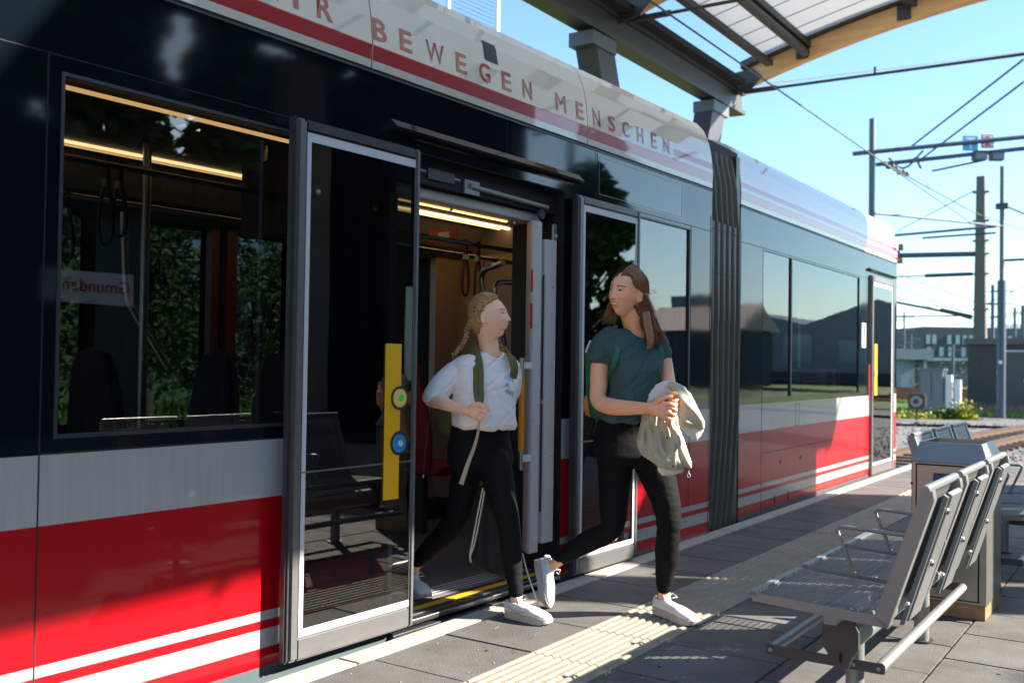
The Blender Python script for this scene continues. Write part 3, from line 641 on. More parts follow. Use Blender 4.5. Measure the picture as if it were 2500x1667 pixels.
# ------------------------------------------------------------ benches
def make_bench(label):
    ye = 5.10; r0 = thing('platform_bench', label, 'bench', (-.975, 4.2, 0), 'perforated metal benches on the platform')
    q = MB(); q.tube([(-.985, 3.53, .275), (-.985, 5.07, .275)], .055, 'galv', 20); q.build('beam', r0, smooth=True)
    for y in (3.66, 4.75):
        q = MB(); q.tube([(-.975, y, 0), (-.975, y, .25)], .032, 'galv', 18); q.disc((-.975, y, .004), (0, 0, 1), .05, .008, 'cast', 20); q.build('post', r0, smooth=True)
    for x in (-1.245, -.865):
        q = MB(); q.tube([(x, 3.56, .19), (x, ye, .19)], .019, 'galv', 14); q.build('foot_rail', r0, smooth=True)
    for y in (3.55, ye):
        q = MB(); q.rbox(-1.265, -.845, y-.006, y+.006, .172, .208, 'cast', .004)
        for x in (-1.245, -.865, -1.02, -.95): q.sphere((x, y-.007, .19), (.008, .004, .008), 'galv', 10, 6)
        q.build('cross_bar', r0)
        yb = y-.035 if y < 4 else y-.02; q = MB()
        q.prism([(-1.06, .395), (-.935, .395), (-.94, .34), (-.925, .31), (-.925, .25), (-.945, .22), (-.96, .18), (-1.01, .18), (-1.03, .22), (-1.05, .25), (-1.05, .31), (-1.045, .34)], 1, yb, yb+.02, 'cast')
        q.disc((-.99, yb-.001, .36), (0, 1, 0), .022, .004, 'seam', 18, flat=.5); q.disc((-.985, yb-.001, .215), (0, 1, 0), .018, .004, 'seam', 18, flat=.4)
        q.build('end_bracket', r0, bevel=.003)
    def zt(x): return .43+(-1.256-x)*.052
    for k in range(3):
        y0 = 3.36+.575*k; y1 = y0+.5; m = 'seatmetal'
        q = MB()
        for y in (y0, y1-.004): q.prism([(-1.256, .43), (-1.244, .402), (-.81, .378), (-.795, .386), (-.836, .412)], 1, y, y+.004, m)
        q.rbox(-1.262, -1.225, y0, y1, .415, .436, m, .006); q.box(-1.0, -.96, y0+.004, y1-.004, .36, .395, m)
        n = 20
        for i in range(n+1):
            y = y0+.01+(y1-y0-.024)*i/n; q.add([(-1.23, y-.0026, .431), (-1.23, y+.0026, .431), (-.835, y+.0026, .412), (-.835, y-.0026, .412), (-1.23, y-.0026, .4285), (-1.23, y+.0026, .4285), (-.835, y+.0026, .4095), (-.835, y-.0026, .4095)], [(0, 1, 2, 3), (4, 7, 6, 5), (0, 4, 5, 1), (1, 5, 6, 2), (2, 6, 7, 3), (3, 7, 4, 0)], m)
        n = 13
        for i in range(n+1):
            x = -1.23+.395*i/n; q.box(x-.0018, x+.0018, y0+.004, y1-.004, zt(x)-.0025, zt(x)-.0008, m)
        q.build('seat', r0)
        # backrest
        q = MB(); B0 = Vector((-.815, 0, .36)); B1 = Vector((-.675, 0, .80)); d = (B1-B0)
        ins = (-.042, .012)
        for y in (y0, y1-.045):
            q.add([(-.836, y, .412), (-.795, y, .375), (-.79, y, .385), (-.655, y, .80), (-.66, y, .83), (-.692, y, .83)]+[(-.836, y+.045, .412), (-.795, y+.045, .375), (-.79, y+.045, .385), (-.655, y+.045, .80), (-.66, y+.045, .83), (-.692, y+.045, .83)], [(0, 1, 2, 3, 4, 5), (11, 10, 9, 8, 7, 6)]+[(i, (i+1) % 6, 6+(i+1) % 6, 6+i) for i in range(6)], m)
        q.tube([(-.682, y0+.001, .832), (-.682, y1-.001, .832)], .014, m, 12)
        fr_ = q.build('backrest', r0, smooth=True, angle=30)
        q = MB()
        for i in range(13):
            y = y0+.06+i*(y1-y0-.12)/12
            q.add([(-.822, y-.010, .42), (-.822, y+.010, .42), (-.690, y+.010, .82), (-.690, y-.010, .82), (-.816, y-.010, .418), (-.816, y+.010, .418), (-.684, y+.010, .818), (-.684, y-.010, .818)], [(0, 1, 2, 3), (4, 7, 6, 5), (0, 4, 5, 1), (1, 5, 6, 2), (2, 6, 7, 3), (3, 7, 4, 0)], m)
        for i in range(19):
            f = i/18; x = -.822+f*.132; z = .42+f*.4; q.box(x, x+.005, y0+.04, y1-.04, z-.005, z+.005, m)
        q.build('backrest_grid', fr_)
        q = MB()
        for yy, wd in ((y0+.19, .022), (y0+.26, .19)):
            q.add([(-.80, yy, .35), (-.80, yy+wd, .35), (-.662, yy+wd, .80), (-.662, yy, .80), (-.785, yy+.004, .35), (-.785, yy+wd-.004, .35), (-.648, yy+wd-.004, .79), (-.648, yy+.004, .79)], [(0, 1, 2, 3), (4, 7, 6, 5), (0, 4, 5, 1), (1, 5, 6, 2), (2, 6, 7, 3), (3, 7, 4, 0)], m)
        q.split('backrest_rib', fr_)
        q = MB()
        for (z, yy) in ((.74, y0+.24), (.55, y0+.30), (.44, y0+.10)):
            f = (z-.37)/.42; q.sphere((-.775+.13*f, yy, z), (.008, .012, .012), 'steel', 12, 8)
        q.split('bolt', fr_, smooth=True)
    for y in (3.9, 4.475):
        q = MB(); pts = [(-1.035, y, .4095), (-1.105, y, .575), (-1.11, y, .592), (-1.10, y, .602), (-1.08, y, .604), (-.72, y, .592)]
        q.tube(pts, .0075, 'seatmetal', 10); q.build('armrest', r0, smooth=True)
    return r0
bench = make_bench('perforated silver metal bench nearest the camera, with its backrests turned to the camera side')
b2 = copy_thing(bench, (0, 0, 0), 'farther perforated metal bench half hidden behind the steel bin, facing away from the tram', 'perforated metal benches on the platform')
b2.location = (-1.0, 6.83, 0); b2.rotation_euler = (0, 0, math.pi)
# ------------------------------------------------------------ bin
bn = thing('waste_bin', 'tall brushed steel litter bin with open sloping top and blue label behind the bench', 'bin', (-.965, 5.52, 0))
q = MB(); q.box(-1.135, -.797, 5.295, 5.745, 0, .07, 'rust'); q.build('base', bn, bevel=.003)
q = MB(); q.box(-1.14, -.792, 5.29, 5.75, .07, .752, 'binsteel'); bb = q.build('body', bn, bevel=.004)
q = MB(); q.box(-1.118, -.824, 5.2862, 5.2895, .085, .742, 'seam'); q.build('door_gap', bb)
q = MB(); q.box(-1.112, -.830, 5.284, 5.2885, .09, .735, 'binsteel'); dr = q.build('door', bn, bevel=.0015)
q = MB(); q.prism([(-1.036, .59), (-.92, .59), (-.908, .60), (-.908, .69), (-.92, .70), (-1.03, .70), (-1.036, .692)], 1, 5.2825, 5.2838, 'navy'); q.build('label', dr)
q = MB(); q.disc((-.943, 5.282, .684), (0, 1, 0), .008, .002, 'silver', 16); q.disc((-1.137, 5.288, .64), (0, 1, 0), .006, .006, 'seam', 12); q.split('lock', dr)
q = MB(); o = [(-1.146, 5.284), (-.786, 5.284), (-.786, 5.756), (-1.146, 5.756)]; i_ = [(-1.106, 5.33), (-.822, 5.33), (-.822, 5.70), (-1.106, 5.70)]; w_ = [(-1.096, 5.34), (-.832, 5.34), (-.832, 5.69), (-1.096, 5.69)]
vs = [(x, y, .752) for x, y in o]+[(x, y, .848) for x, y in i_]+[(x, y, .848) for x, y in w_]+[(x*.98-.02, y, .60) for x, y in w_]
fs = [(k, (k+1) % 4, 4+(k+1) % 4, 4+k) for k in range(4)]+[(4+k, 4+(k+1) % 4, 8+(k+1) % 4, 8+k) for k in range(4)]+[(8+k, 8+(k+1) % 4, 12+(k+1) % 4, 12+k) for k in range(4)]+[(12, 13, 14, 15), (0, 3, 2, 1)]
q.add(vs, fs, 'binsteel'); q.build('hood', bn)

# ------------------------------------------------------------ canopy
cn = thing('platform_canopy', 'vaulted canopy of glulam arches and grey steel with pale translucent panels above the tram', 'canopy', (-.5, 6, 0))
def az(x): return 6.2-.033*(x+.5)**2
XL, XR, CY0 = -5.6, 4.4, 5.2
ARY = [14.3, 10.6, 6.9]
for y in ARY:
    q = MB(); n = 28; vs = []
    for i in range(n+1):
        x = XL+(XR-.15-XL)*i/n; z = az(x)
        for (dy, dz) in ((-.08, 0), (.08, 0), (.08, .25), (-.08, .25)): vs.append((x, y+dy, z+dz))
    fs = [(i*4+k, i*4+(k+1) % 4, i*4+4+(k+1) % 4, i*4+4+k) for i in range(n) for k in range(4)]+[(3, 2, 1, 0), (n*4, n*4+1, n*4+2, n*4+3)]
    q.add(vs, fs, 'wood'); ab = q.build('arch_beam', cn)
    q = MB()
    for x in (-4.6, -3.2, -1.6, 0, 1.6, 3.2): q.box(x-.09, x+.09, y-.1, y-.081, az(x)+.02, az(x)+.24, 'canopysteel')
    q.prism([(XL-.1, 5.25), (XL+.25, az(XL)+.0), (XL+.40, az(XL)+.16), (XL+.25, az(XL)+.30), (XL-.1, 5.6)], 1, y-.105, y-.082, 'canopysteel'); q.split('joint_plate', ab)
    q = MB(); q.tube([(XL, y, 5.33), (XR, y, 5.24)], .022, 'canopysteel', 8)
    for x in (-3.6, -1.3): q.box(x-.015, x+.015, y-.01, y+.01, 5.3, 5.42, 'canopysteel')
    q.tube([(XL+.1, y, 5.33), (XL+.6, y, 5.325)], .04, 'canopysteel', 8); q.build('tie_rod', cn, smooth=True)
q = MB()
q.box(XL-.22, XL+.02, CY0, 14.55, 5.04, 5.10, 'canopysteel'); q.box(XL-.14, XL-.08, CY0, 14.55, 5.10, 5.34, 'canopysteel'); q.box(XL-.22, XL+.02, CY0, 14.55, 5.34, 5.40, 'canopysteel'); q.box(XL-.08, XL-.02, CY0, 14.5, 5.12, 5.33, 'canopysteel')
q.build('edge_beam', cn)
q = MB(); q.box(XL+.04, XL+.18, CY0, 14.1, 5.38, 5.46, 'under'); q.build('gutter', cn)
q = MB(); q.box(XL+.50, XL+.60, CY0, 14.1, 5.60, 5.68, 'canopysteel'); q.build('purlin', cn)
q = MB(); q.box(XR-.25, XR+.1, CY0, 14.5, 5.35, 5.9, 'canopysteel'); q.build('edge_beam', cn)
q = MB()
for x in (-4.55, -3.1, -1.6, 0, 1.6, 3.2):
    q.box(x-.07, x+.07, CY0, 14.22, az(x)+.16, az(x)+.25, 'canopysteel')
    for y in ARY[:3]: pass
q.split('purlin', cn)
q = MB(); q.tube([(-4.55, 14.2, az(-4.55)+.08), (-4.55, CY0, az(-4.55)+.08)], .065, 'canopysteel', 10); q.tube([(-2.2, 14.2, az(-2.2)+.06), (-2.2, CY0, az(-2.2)+.06)], .06, 'canopysteel', 10); q.tube([(.6, 14.2, az(.6)+.06), (.6, CY0, az(.6)+.06)], .06, 'canopysteel', 10); q.split('strut', cn, smooth=True)
q = MB(); n = 30; vs = []
for i in range(n+1):
    x = XL+.35+(XR-.2-XL-.35)*i/n; vs += [(x, CY0, az(x)+.27), (x, 14.1, az(x)+.27)]
q.add(vs, [(2*i, 2*i+2, 2*i+3, 2*i+1) for i in range(n)], 'under')
pm = bpy.data.materials.new('translucent_roof_panel'); pm.use_nodes = True; t = pm.node_tree
for nn in list(t.nodes):
    if nn.type != 'OUTPUT_MATERIAL': t.nodes.remove(nn)
out = t.nodes['Material Output']; df = t.nodes.new('ShaderNodeBsdfDiffuse'); df.inputs[0].default_value = (.62, .63, .62, 1); tl = t.nodes.new('ShaderNodeBsdfTranslucent'); tl.inputs[0].default_value = (.62, .62, .60, 1); mx = t.nodes.new('ShaderNodeMixShader'); mx.inputs[0].default_value = .45
t.links.new(df.outputs[0], mx.inputs[1]); t.links.new(tl.outputs[0], mx.inputs[2]); t.links.new(mx.outputs[0], out.inputs[0]); M['panel'] = pm
q.m = [q.mi('panel')]*len(q.m); q.build('roof_panel', cn)
q = MB()
for i in range(18): q.tube([(XL+.4, CY0+.2+i*.48, az(XL+.4)+.262), (-3, CY0+.2+i*.48, az(-3)+.262)], .006, 'canopysteel', 5)
q.build('panel_joint', cn)
q = MB(); n = 28
for (yy) in (14.1,):
    vs = []
    for i in range(n+1):
        x = XL+.1+(XR-XL-.2)*i/n
        for (dy, dz) in ((0, .26), (.35, .26), (.35, .36), (0, .36)): vs.append((x, yy+dy, az(x)+dz))
    q.add(vs, [(i*4+k, i*4+(k+1) % 4, i*4+4+(k+1) % 4, i*4+4+k) for i in range(n) for k in range(4)]+[(3, 2, 1, 0), (n*4, n*4+1, n*4+2, n*4+3)], 'canopysteel')
q.build('end_flashing', cn)
def leg(y0, y1, zb, x=-5.72, m='canopysteel'):
    q = MB(); w_ = .14; vs = []
    for (y, z) in ((y0, 5.0), (y1, zb)):
        for (dx, dy) in ((-w_, -.22), (w_, -.22), (w_, .22), (-w_, .22)): vs.append((x+dx, y+dy, z))
    q.add(vs, [(0, 1, 5, 4), (1, 2, 6, 5), (2, 3, 7, 6), (3, 0, 4, 7), (0, 3, 2, 1), (4, 5, 6, 7)], m)
    q.box(x-w_-.02, x+w_+.02, y0-.28, y0+.28, 4.84, 5.0, 'polegrey'); q.box(x-.06, x+.06, y0-.1, y0+.1, 5.0, 5.04, 'cast'); q.build('support_leg', cn)
leg(10.05, 12.0, 0); leg(13.55, 11.75, 0); leg(5.9, 7.3, 0)
for y in (8.9,):
    q = MB(); q.box(XR-.3, XR, y-.3, y+.3, -.3, 5.13, 'concrete'); q.build('shading_column', cn)  # unseen canopy column, placed to keep the sun off the bin
M['dktile'] = mat('dark_tiled_facade', (.014, .017, .02), 0.6, spec=.1, var=.2, vscale=3)
# unseen tower added beside the platform to shade the front section's lower side
sh = thing('sun_blocking_tower', 'unseen dark tower added on the sunny side to shade the front tram section', 'tower', (5.2, 12, 0))
q = MB(); q.box(4.2, 6.0, 10.35, 13.95, 5.3, 5.45, 'canopysteel'); q.build('roof', sh)
q = MB(); q.box(4.25, 5.95, 10.4, 13.9, 0, 5.3, 'dktile'); q.build('wall', sh)
q = MB(); q.box(4.23, 4.25, 10.8, 12.0, .1, 2.3, 'steel'); q.build('door', sh)
# ------------------------------------------------------------ tracks and the area beyond the platform
GZ = -.36
def curve_x(y, off):  # centre line of the tram track
    c = -4.22 if y < 17 else -4.22+((y-17)**2)*(.0042 if y < 34 else .0042)
    return c+off
for off in (-.5, .5):
    q = MB(); pts = []; y = -10
    while y < 60:
        sl_ = 0 if y < 17 else 2*(y-17)*.0042
        pts.append((curve_x(y, off*math.sqrt(1+sl_*sl_)), y)); y += 1.0 if y > 15 else 5
    vs = []
    for x, y in pts:
        for dx, z in ((-.035, GZ), (.035, GZ), (.035, GZ-.04), (.01, GZ-.05), (.01, GZ-.12), (.07, GZ-.15), (-.07, GZ-.15), (-.01, GZ-.12), (-.01, GZ-.05), (-.035, GZ-.04)): vs.append((x+dx, y, z))
    n = len(pts)
    for k in range(10):
        q.add([vs[i*10+j] for i in range(n) for j in (k, (k+1) % 10)], [(2*i, 2*i+1, 2*i+3, 2*i+2) for i in range(n-1)], 'railtop' if k == 0 else 'railside')
    tag(q.build('rail', smooth=True, angle=30), 'curved polished tram rail nearest the platform edge' if off > 0 else 'curved polished tram rail farther from the platform', 'rail', 'rails of the tram track')
q = MB(); y = 13.0
while y < 50:
    x = curve_x(y, 0); sl_ = 0 if y < 17 else 2*(y-17)*.0042; a = math.atan(sl_)
    ca, sa = math.cos(a), math.sin(a)
    q.box(-.95, .95, -.11, .11, GZ-.24, GZ-.13, 'railside', rot=lambda p, x=x, y=y, ca=ca, sa=sa: (x+p[0]*ca+p[1]*sa, y-p[0]*sa+p[1]*ca, p[2])); y += .65
tag(q.build('sleepers'), kind='structure')
# gravel, service path, grass, rusty tracks
def sheet(name, pts, z, m, kind='structure'):
    q = MB(); q.add([(x, y, z) for x, y in pts], [list(range(len(pts)))], m); return tag(q.build(name), kind=kind)
sheet('service_path', [(-9, 30.5), (12, 40), (12, 42), (-9, 32.2)], -.40, 'concrete')
sheet('grass_strip', [(-22, 38.5), (14, 44), (14, 64), (-22, 64)], -.50, 'grass')
for i, (y0, y1) in enumerate(((52, 56.0), (57.5, 62), (64, 69), (72, 78))):
    sheet('old_track_bed', [(-60, y0+0), (10, y0), (10, y1), (-60, y1)], -.42+.012*i, 'rustbed' if i != 1 else 'ballast')
    for yy in (y0+1.0, y1-1.0):
        q = MB(); q.box(-60, 8, yy-.035, yy+.035, -.42+.012*i, -.25, 'rustbed'); tag(q.build('rail'), 'rust brown rail of track %s crossing behind the cabinets' % ('one', 'two', 'three', 'four')[i]+(' near side' if yy == y0+1 else ' far side'), 'rail', 'rusty rails in the yard')
rnd = random.Random(5); q = MB()
for i in range(5200):
    y = 13.9+rnd.random()**1.3*24; x = rnd.uniform(-3.4, 1.5) if rnd.random() < .35 else rnd.uniform(-8.5, 0.5-.0*y)
    if x > -2.9 and y < PEND: continue
    r = rnd.uniform(.018, .042); base = len(q.v)
    ax = [Vector((rnd.uniform(.6, 1.3), 0, 0)), Vector((0, rnd.uniform(.6, 1.3), 0)), Vector((0, 0, rnd.uniform(.5, .9)))]
    a = rnd.uniform(0, 6.28); ca, sa = math.cos(a), math.sin(a)
    dirs = [ax[0], ax[1], -ax[0], -ax[1], ax[2], -ax[2]]
    q.add([(x+r*(d.x*ca-d.y*sa), y+r*(d.x*sa+d.y*ca), -.53+r*d.z+.0) for d in dirs], [(0, 1, 4), (1, 2, 4), (2, 3, 4), (3, 0, 4), (1, 0, 5), (2, 1, 5), (3, 2, 5), (0, 3, 5)], 'stone')
tag(q.build('ballast_stones'), 'loose grey track stones covering the ground beyond the platform end', 'gravel', kind='stuff')
def blades(name, label, cat, regions, n, hmin, hmax, m, seed=1):
    rnd = random.Random(seed); q = MB()
    for (x0, x1, y0, y1, zb) in regions:
        for i in range(n):
            x, y = rnd.uniform(x0, x1), rnd.uniform(y0, y1); h = rnd.uniform(hmin, hmax); a = rnd.uniform(0, 6.28); w_ = .02+h*.03; l = rnd.uniform(-.3, .3)*h
            q.add([(x-w_*math.cos(a), y-w_*math.sin(a), zb), (x+w_*math.cos(a), y+w_*math.sin(a), zb), (x+l, y+l*.5, zb+h)], [(0, 1, 2)], m)
    return tag(q.build(name), label, cat, kind='stuff')
M['drygrass'] = mat('dry_grass', (0.27, 0.2025, 0.1275), .9, var=.3, vscale=2)
M['leafgreen'] = mat('leaf_green', (0.0495, 0.099, 0.0162), .6, var=.55, vscale=1.1)
M['leafdark'] = mat('leaf_dark_green', (.03, .065, .014), .6, var=.5, vscale=.9)
M['leafyellow'] = mat('leaf_yellow_green', (.30, .30, .02), .6, var=.3, vscale=3)
M['leafsun'] = mat('leaf_sunny_green', (.06, .105, .014), .6, var=.5, vscale=1.1)  # brighter copy of the leaf green, sunlight put into the colour
M['bark'] = mat('bark', (.10, .08, .06), .9, var=.3, vscale=4)
M['meadow'] = mat('bright_grass', (0.126, 0.234, 0.027), .8, var=.35, vscale=1.5)
blades('dry_grass', 'dry pale grass along the foot of the grey hut', 'grass', [(-6.8, -3.2, 40.2, 42.6, -.5)], 1500, .15, .5, 'drygrass', 2)
blades('green_grass', 'green grass between the cabinets and the rusty tracks', 'grass', [(-9.5, -4, 39.0, 41.5, -.5), (-22, -8, 49, 50.5, -.5)], 900, .1, .3, 'meadow', 3)
# signal, cabinets, hut
sg = thing('dwarf_signal', 'low black round shunting signal on a short post beyond the tram front', 'signal', (-6.85, 32.5, GZ))
q = MB(); q.tube([(-6.85, 32.5, -.5), (-6.85, 32.5, .0)], .04, 'cast'); q.build('post', sg)
q = MB(); q.rbox(-7.1, -6.6, 32.4, 32.7, -.05, .42, 'rubber', .05); q.disc((-6.85, 32.38, .18), (0, 1, 0), .17, .04, 'galv', 24); q.disc((-6.85, 32.35, .18), (0, 1, 0), .08, .04, 'rubber', 20); q.build('lamp_head', sg, smooth=True)
cb_ = thing('cable_cabinet', 'grey blue metal cable cabinet standing left of the white marker posts', 'cabinet', (-7.3, 37.3, -.5))
M['cabgrey'] = mat('cabinet_grey', (0.168, 0.203, 0.238), .5, metal=.2)
q = MB(); q.rbox(-7.7, -6.95, 37, 37.6, -.5, 1.15, 'cabgrey', .02); q.build('body', cb_); q = MB(); q.box(-7.74, -6.91, 36.96, 37.64, 1.15, 1.2, 'cabgrey'); q.box(-7.34, -7.32, 36.99, 37.0, .1, 1.1, 'seam'); q.build('lid', cb_)
for (x, h, lb) in ((-6.78, .98, 'taller white marker post beside the grey cabinet'), (-6.5, .82, 'shorter white marker post right of the cabinet')):
    q = MB(); q.rbox(x-.1, x+.1, 37.1, 37.3, -.5, h, 'signwhite', .02); tag(q.build('marker_post'), lb, 'post', 'white posts by the cabinet')
ht = thing('technical_hut', 'low dark grey rendered technical hut with flat roof and grey double door', 'hut', (-4.5, 43, -.5))
M['render'] = mat('dark_grey_render', (0.0805, 0.0735, 0.0665), .95, var=.18, vscale=6, bump=.004)
M['hutdoor'] = mat('grey_green_door', (0.091, 0.0945, 0.0805), .6, var=.08)
q = MB(); q.box(-7.0, 3, 42.0, 46, -.5, 2.15, 'render'); q.build('wall', ht)
q = MB(); q.box(-7.12, 3.1, 41.88, 46.1, 2.15, 2.38, 'concrete'); q.build('roof', ht)
for x in (-5.7, -4.85):
    q = MB(); q.box(x, x+.82, 41.95, 42.0, -.45, 1.85, 'hutdoor'); q.box(x, x+.05, 41.93, 41.95, -.45, 1.85, 'cabgrey'); dd = q.build('door', ht); q = MB(); q.box(x+.68, x+.72, 41.9, 41.95, .7, .85, 'silver'); q.build('handle', dd)
q = MB(); q.box(-5.8, -3.9, 41.92, 42.0, 1.87, 1.93, 'silver'); q.build('door_lintel', ht)
q = MB(); q.box(-5.98, -5.9, 41.97, 42.0, 1.0, 1.15, 'yellow'); q.build('warning_plate', ht)
# poles
def pole(name, label, x, y, h, r0, r1, m, square=False, z0=-.5):
    q = MB()
    if square: q.add([(x+sx*r, y+sy*r, z) for z, r in ((z0, r0), (h, r1)) for sx, sy in ((-1, -1), (1, -1), (1, 1), (-1, 1))], [(0, 1, 5, 4), (1, 2, 6, 5), (2, 3, 7, 6), (3, 0, 4, 7), (4, 5, 6, 7)], m)
    else: q.tube([(x, y, z0), (x, y, h)], [r0, r1], m, 16)
    rt = thing(name, label, 'pole', (x, y, z0), 'overhead line masts'); q.build('shaft', rt, smooth=not square); return rt
pc = pole('concrete_mast', 'thick tapered concrete overhead line mast rising behind the hut', -7.65, 49, 9.9, .29, .17, 'concrete', True)
q = MB()
for z in (9.2, 7.9, 7.0, 6.4, 5.5, 3.9): q.box(-7.98, -7.3, 48.9, 49.1, z-.05, z+.03, 'cast')
q.tube([(-7.9, 49, 6.4), (-16.0, 44, 6.1)], .12, 'bluegrey', 8); q.tube([(-8.0, 49, 5.5), (-14.5, 45, 5.1)], .03, 'wire', 6); q.tube([(-8, 49, 3.55), (-14.6, 46, 5.0)], .06, 'wire', 6); q.tube([(-8, 49, 3.6), (-14.5, 46, 3.5)], .03, 'wire', 6)
q.tube([(-8, 49, 5.5), (-9.8, 48, 5.4)], .09, 'wire', 8); q.tube([(-8, 49, 3.55), (-9.2, 48.3, 3.85)], .1, 'wire', 8)
q.build('bracket', pc)
pl_ = pole('steel_mast', 'slim dark blue steel mast standing in front of the grey hut', -5.3, 38.3, 8.3, .085, .075, 'polegrey')
q = MB(); q.tube([(-5.3, 38.3, -.5), (-5.3, 38.3, 4.3)], .145, 'bluegrey', 16); q.tube([(-5.3, 38.3, 6.95), (-4.0, 38.8, 6.3)], .03, 'wire', 6); q.tube([(-5.3, 38.3, 5.0), (-3.0, 39.0, 5.1)], .05, 'wire', 6); q.tube([(-5.5, 38.3, 6.2), (-9.8, 36, 5.75)], .05, 'bluegrey', 8); q.tube([(-5.5, 38.3, 5.98), (-7.7, 37.2, 5.80)], .04, 'bluegrey', 8); q.box(-5.5, -5.1, 38.2, 38.4, 6.8, 7.0, 'cast'); q.box(-5.36, -5.26, 38.09, 38.11, 1.4, 1.5, 'signwhite'); q.build('sleeve', pl_)
pg = pole('portal_mast', 'round grey steel mast behind the tram front carrying the cross beams', -7.3, 28.75, 8.2, .09, .085, 'polegrey')
q = MB(); q.tube([(-7.75, 28.45, 7.20), (-2.0, 31.9, 7.9)], .065, 'bluegrey', 10); q.build('upper_cross_beam', pg)
q = MB(); q.tube([(-7.2, 28.8, 6.9), (-2.0, 31.9, 7.6)], .06, 'bluegrey', 10); q.tube([(-5.9, 29.7, 6.75), (-4.7, 30.4, 7.05)], .03, 'bluegrey', 8); q.tube([(-7.3, 28.8, 5.55), (-5.3, 38.3, 6.2)], .04, 'bluegrey', 8); q.build('lower_cross_beam', pg)
# signs on the cross beam
def toP(px, py, D):
    d = np.array([px-1250, py-833.5, 2431.0])/2431.0*D; r = RW@d; return Vector((r[0], r[1], r[2]+1.22))
FW = Vector(RW@np.array([0, 0, 1])); FW.z = 0; FW.normalize(); RT = Vector((FW.y, -FW.x, 0))
def signboard(name, label, x, y, z, w_, h_, mf, ch, mt, border=None):
    c = Vector((x, y, z)); fx = lambda p: tuple(c+RT*p[0]+FW*p[1]+Vector((0, 0, p[2])))
    rt = thing(name, label, 'sign', c); q = MB(fx); q.rbox(-w_/2, w_/2, 0, .04, -h_/2, h_/2, border or mf, .005)
    if border: q.box(-w_/2+.03, w_/2-.03, -.004, 0, -h_/2+.03, h_/2-.03, mf)
    q.build('board', rt)
    mb = letter(ch, 0, 0, h_*.74, 0, None, None, mt); xs = [v[1] for v in mb.v]; cx = (min(xs)+max(xs))/2
    k = MB(fx); k.add([(v[1]-cx, -.008, v[2]-h_*.37) for v in mb.v], mb.f, mt); k.build('letter', rt); return rt
signboard('sign_board', 'pale blue square sign with a white letter T on the cross beam', -4.98, 30.15, 7.52, .42, .42, 'signblue', 'T', 'signwhite')
signboard('sign_board', 'white sign with red border and red figure 2 beside the blue T sign', -4.58, 30.4, 7.58, .34, .38, 'signwhite', '2', 'signred', 'signred')
for (x, y, lb) in ((-4.72, 30.2, 'left one of two small grey signal boxes under the blue sign'), (-4.32, 30.45, 'right one of two small grey signal boxes under the red figure sign')):
    c = Vector((x, y, 7.16)); q = MB(lambda p, c=c: tuple(c+RT*p[0]+FW*p[1]+Vector((0, 0, p[2])))); q.rbox(-.19, .19, 0, .2, -.13, .13, 'polegrey', .02); q.box(-.2, .2, -.06, 0, .11, .13, 'bluegrey'); q.box(-.14, .14, -.005, 0, -.09, .08, 'cabgrey'); tag(q.build('signal_box'), lb, 'signal', 'signal boxes on the cross beam')
# overhead wires
def wire(pts, r, lb):
    q = MB(); P = []
    for i in range(len(pts)-1):
        a, b_ = Vector(pts[i]), Vector(pts[i+1])
        for k in range(12):
            f = k/12; p = a.lerp(b_, f); p.z -= .0; P.append(p)
    P.append(Vector(pts[-1])); q.tube(P, r, 'wire', 6); return tag(q.build('overhead_wire', smooth=True), lb, 'wire', 'overhead wires')
wire([(-4.25, -10, 4.69), (-4.25, 8.5, 4.69), (-4.25, 17.8, 4.69), (-4.3, 27, 4.75)], .011, 'contact wire running along above the tram roof and under the canopy')
wire([Vector((-6.001, 24.800, 6.115)), Vector((-5.951, 36.898, 6.523)), Vector((-5.364, 44.532, 6.798))], .02, 'wire continuing from the cross beam down to the right edge')
wire([Vector((-6.724, 30.912, 7.758)), Vector((-3.223, 26.616, 8.682))], .03, 'left one of two thick wires rising to the upper right corner')
wire([Vector((-6.472, 31.091, 7.399)), Vector((-3.223, 26.630, 8.139))], .03, 'right one of two thick wires rising to the upper right corner')
wire([Vector((-14.385, 62.517, 9.398)), Vector((-8.752, 54.233, 10.150))], .03, 'thin wire rising toward the concrete mast top')
wire([Vector((-14.280, 62.651, 6.809)), Vector((-7.564, 49.147, 4.081)), Vector((-5.361, 44.589, 4.528))], .02, 'thin wire sagging between the far masts')
wire([Vector((-19.175, 83.467, 7.683)), Vector((-11.108, 64.848, 4.646))], .03, 'faint far wire low above the yard')
wire([Vector((-19.174, 83.488, 6.861)), Vector((-11.288, 76.809, 4.240))], .03, 'lowest faint far wire above the yard')
wire([Vector((-6.164, 16.242, 5.981)), Vector((-3.273, 27.778, 9.200))], .012, 'thin span wire beside the canopy end')
q = MB()
for i in range(7):
    c = toP(2160+9*i, 400+4.5*i+3*math.sin(i*2), 26); q.sphere(c, (.08, .08, .07), 'wire', 8, 6)
tag(q.build('wire_clamp_cluster', smooth=True), 'knot of clamps where the wires meet the mast', 'clamp'); q = MB(); q.tube([toP(2170+12*k, 385+26*math.sin(k*.55), 27) for k in range(8)], .03, 'wire', 6); tag(q.build('feeder_cable', smooth=True), 'looped feeder cable beside the wire clamps', 'cable'); q = MB(); q.tube([toP(2225+4*k, 400-14*math.sin(k*.7), 28) for k in range(7)], .03, 'wire', 6)
q.tube([Vector((-6.381, 29.358, 6.735)), Vector((-4.998, 30.285, 7.060))], .04, 'bluegrey', 8) if False else None
tag(q.build('feeder_cable', smooth=True), 'smaller hanging cable loop below the lower cross beam', 'cable')
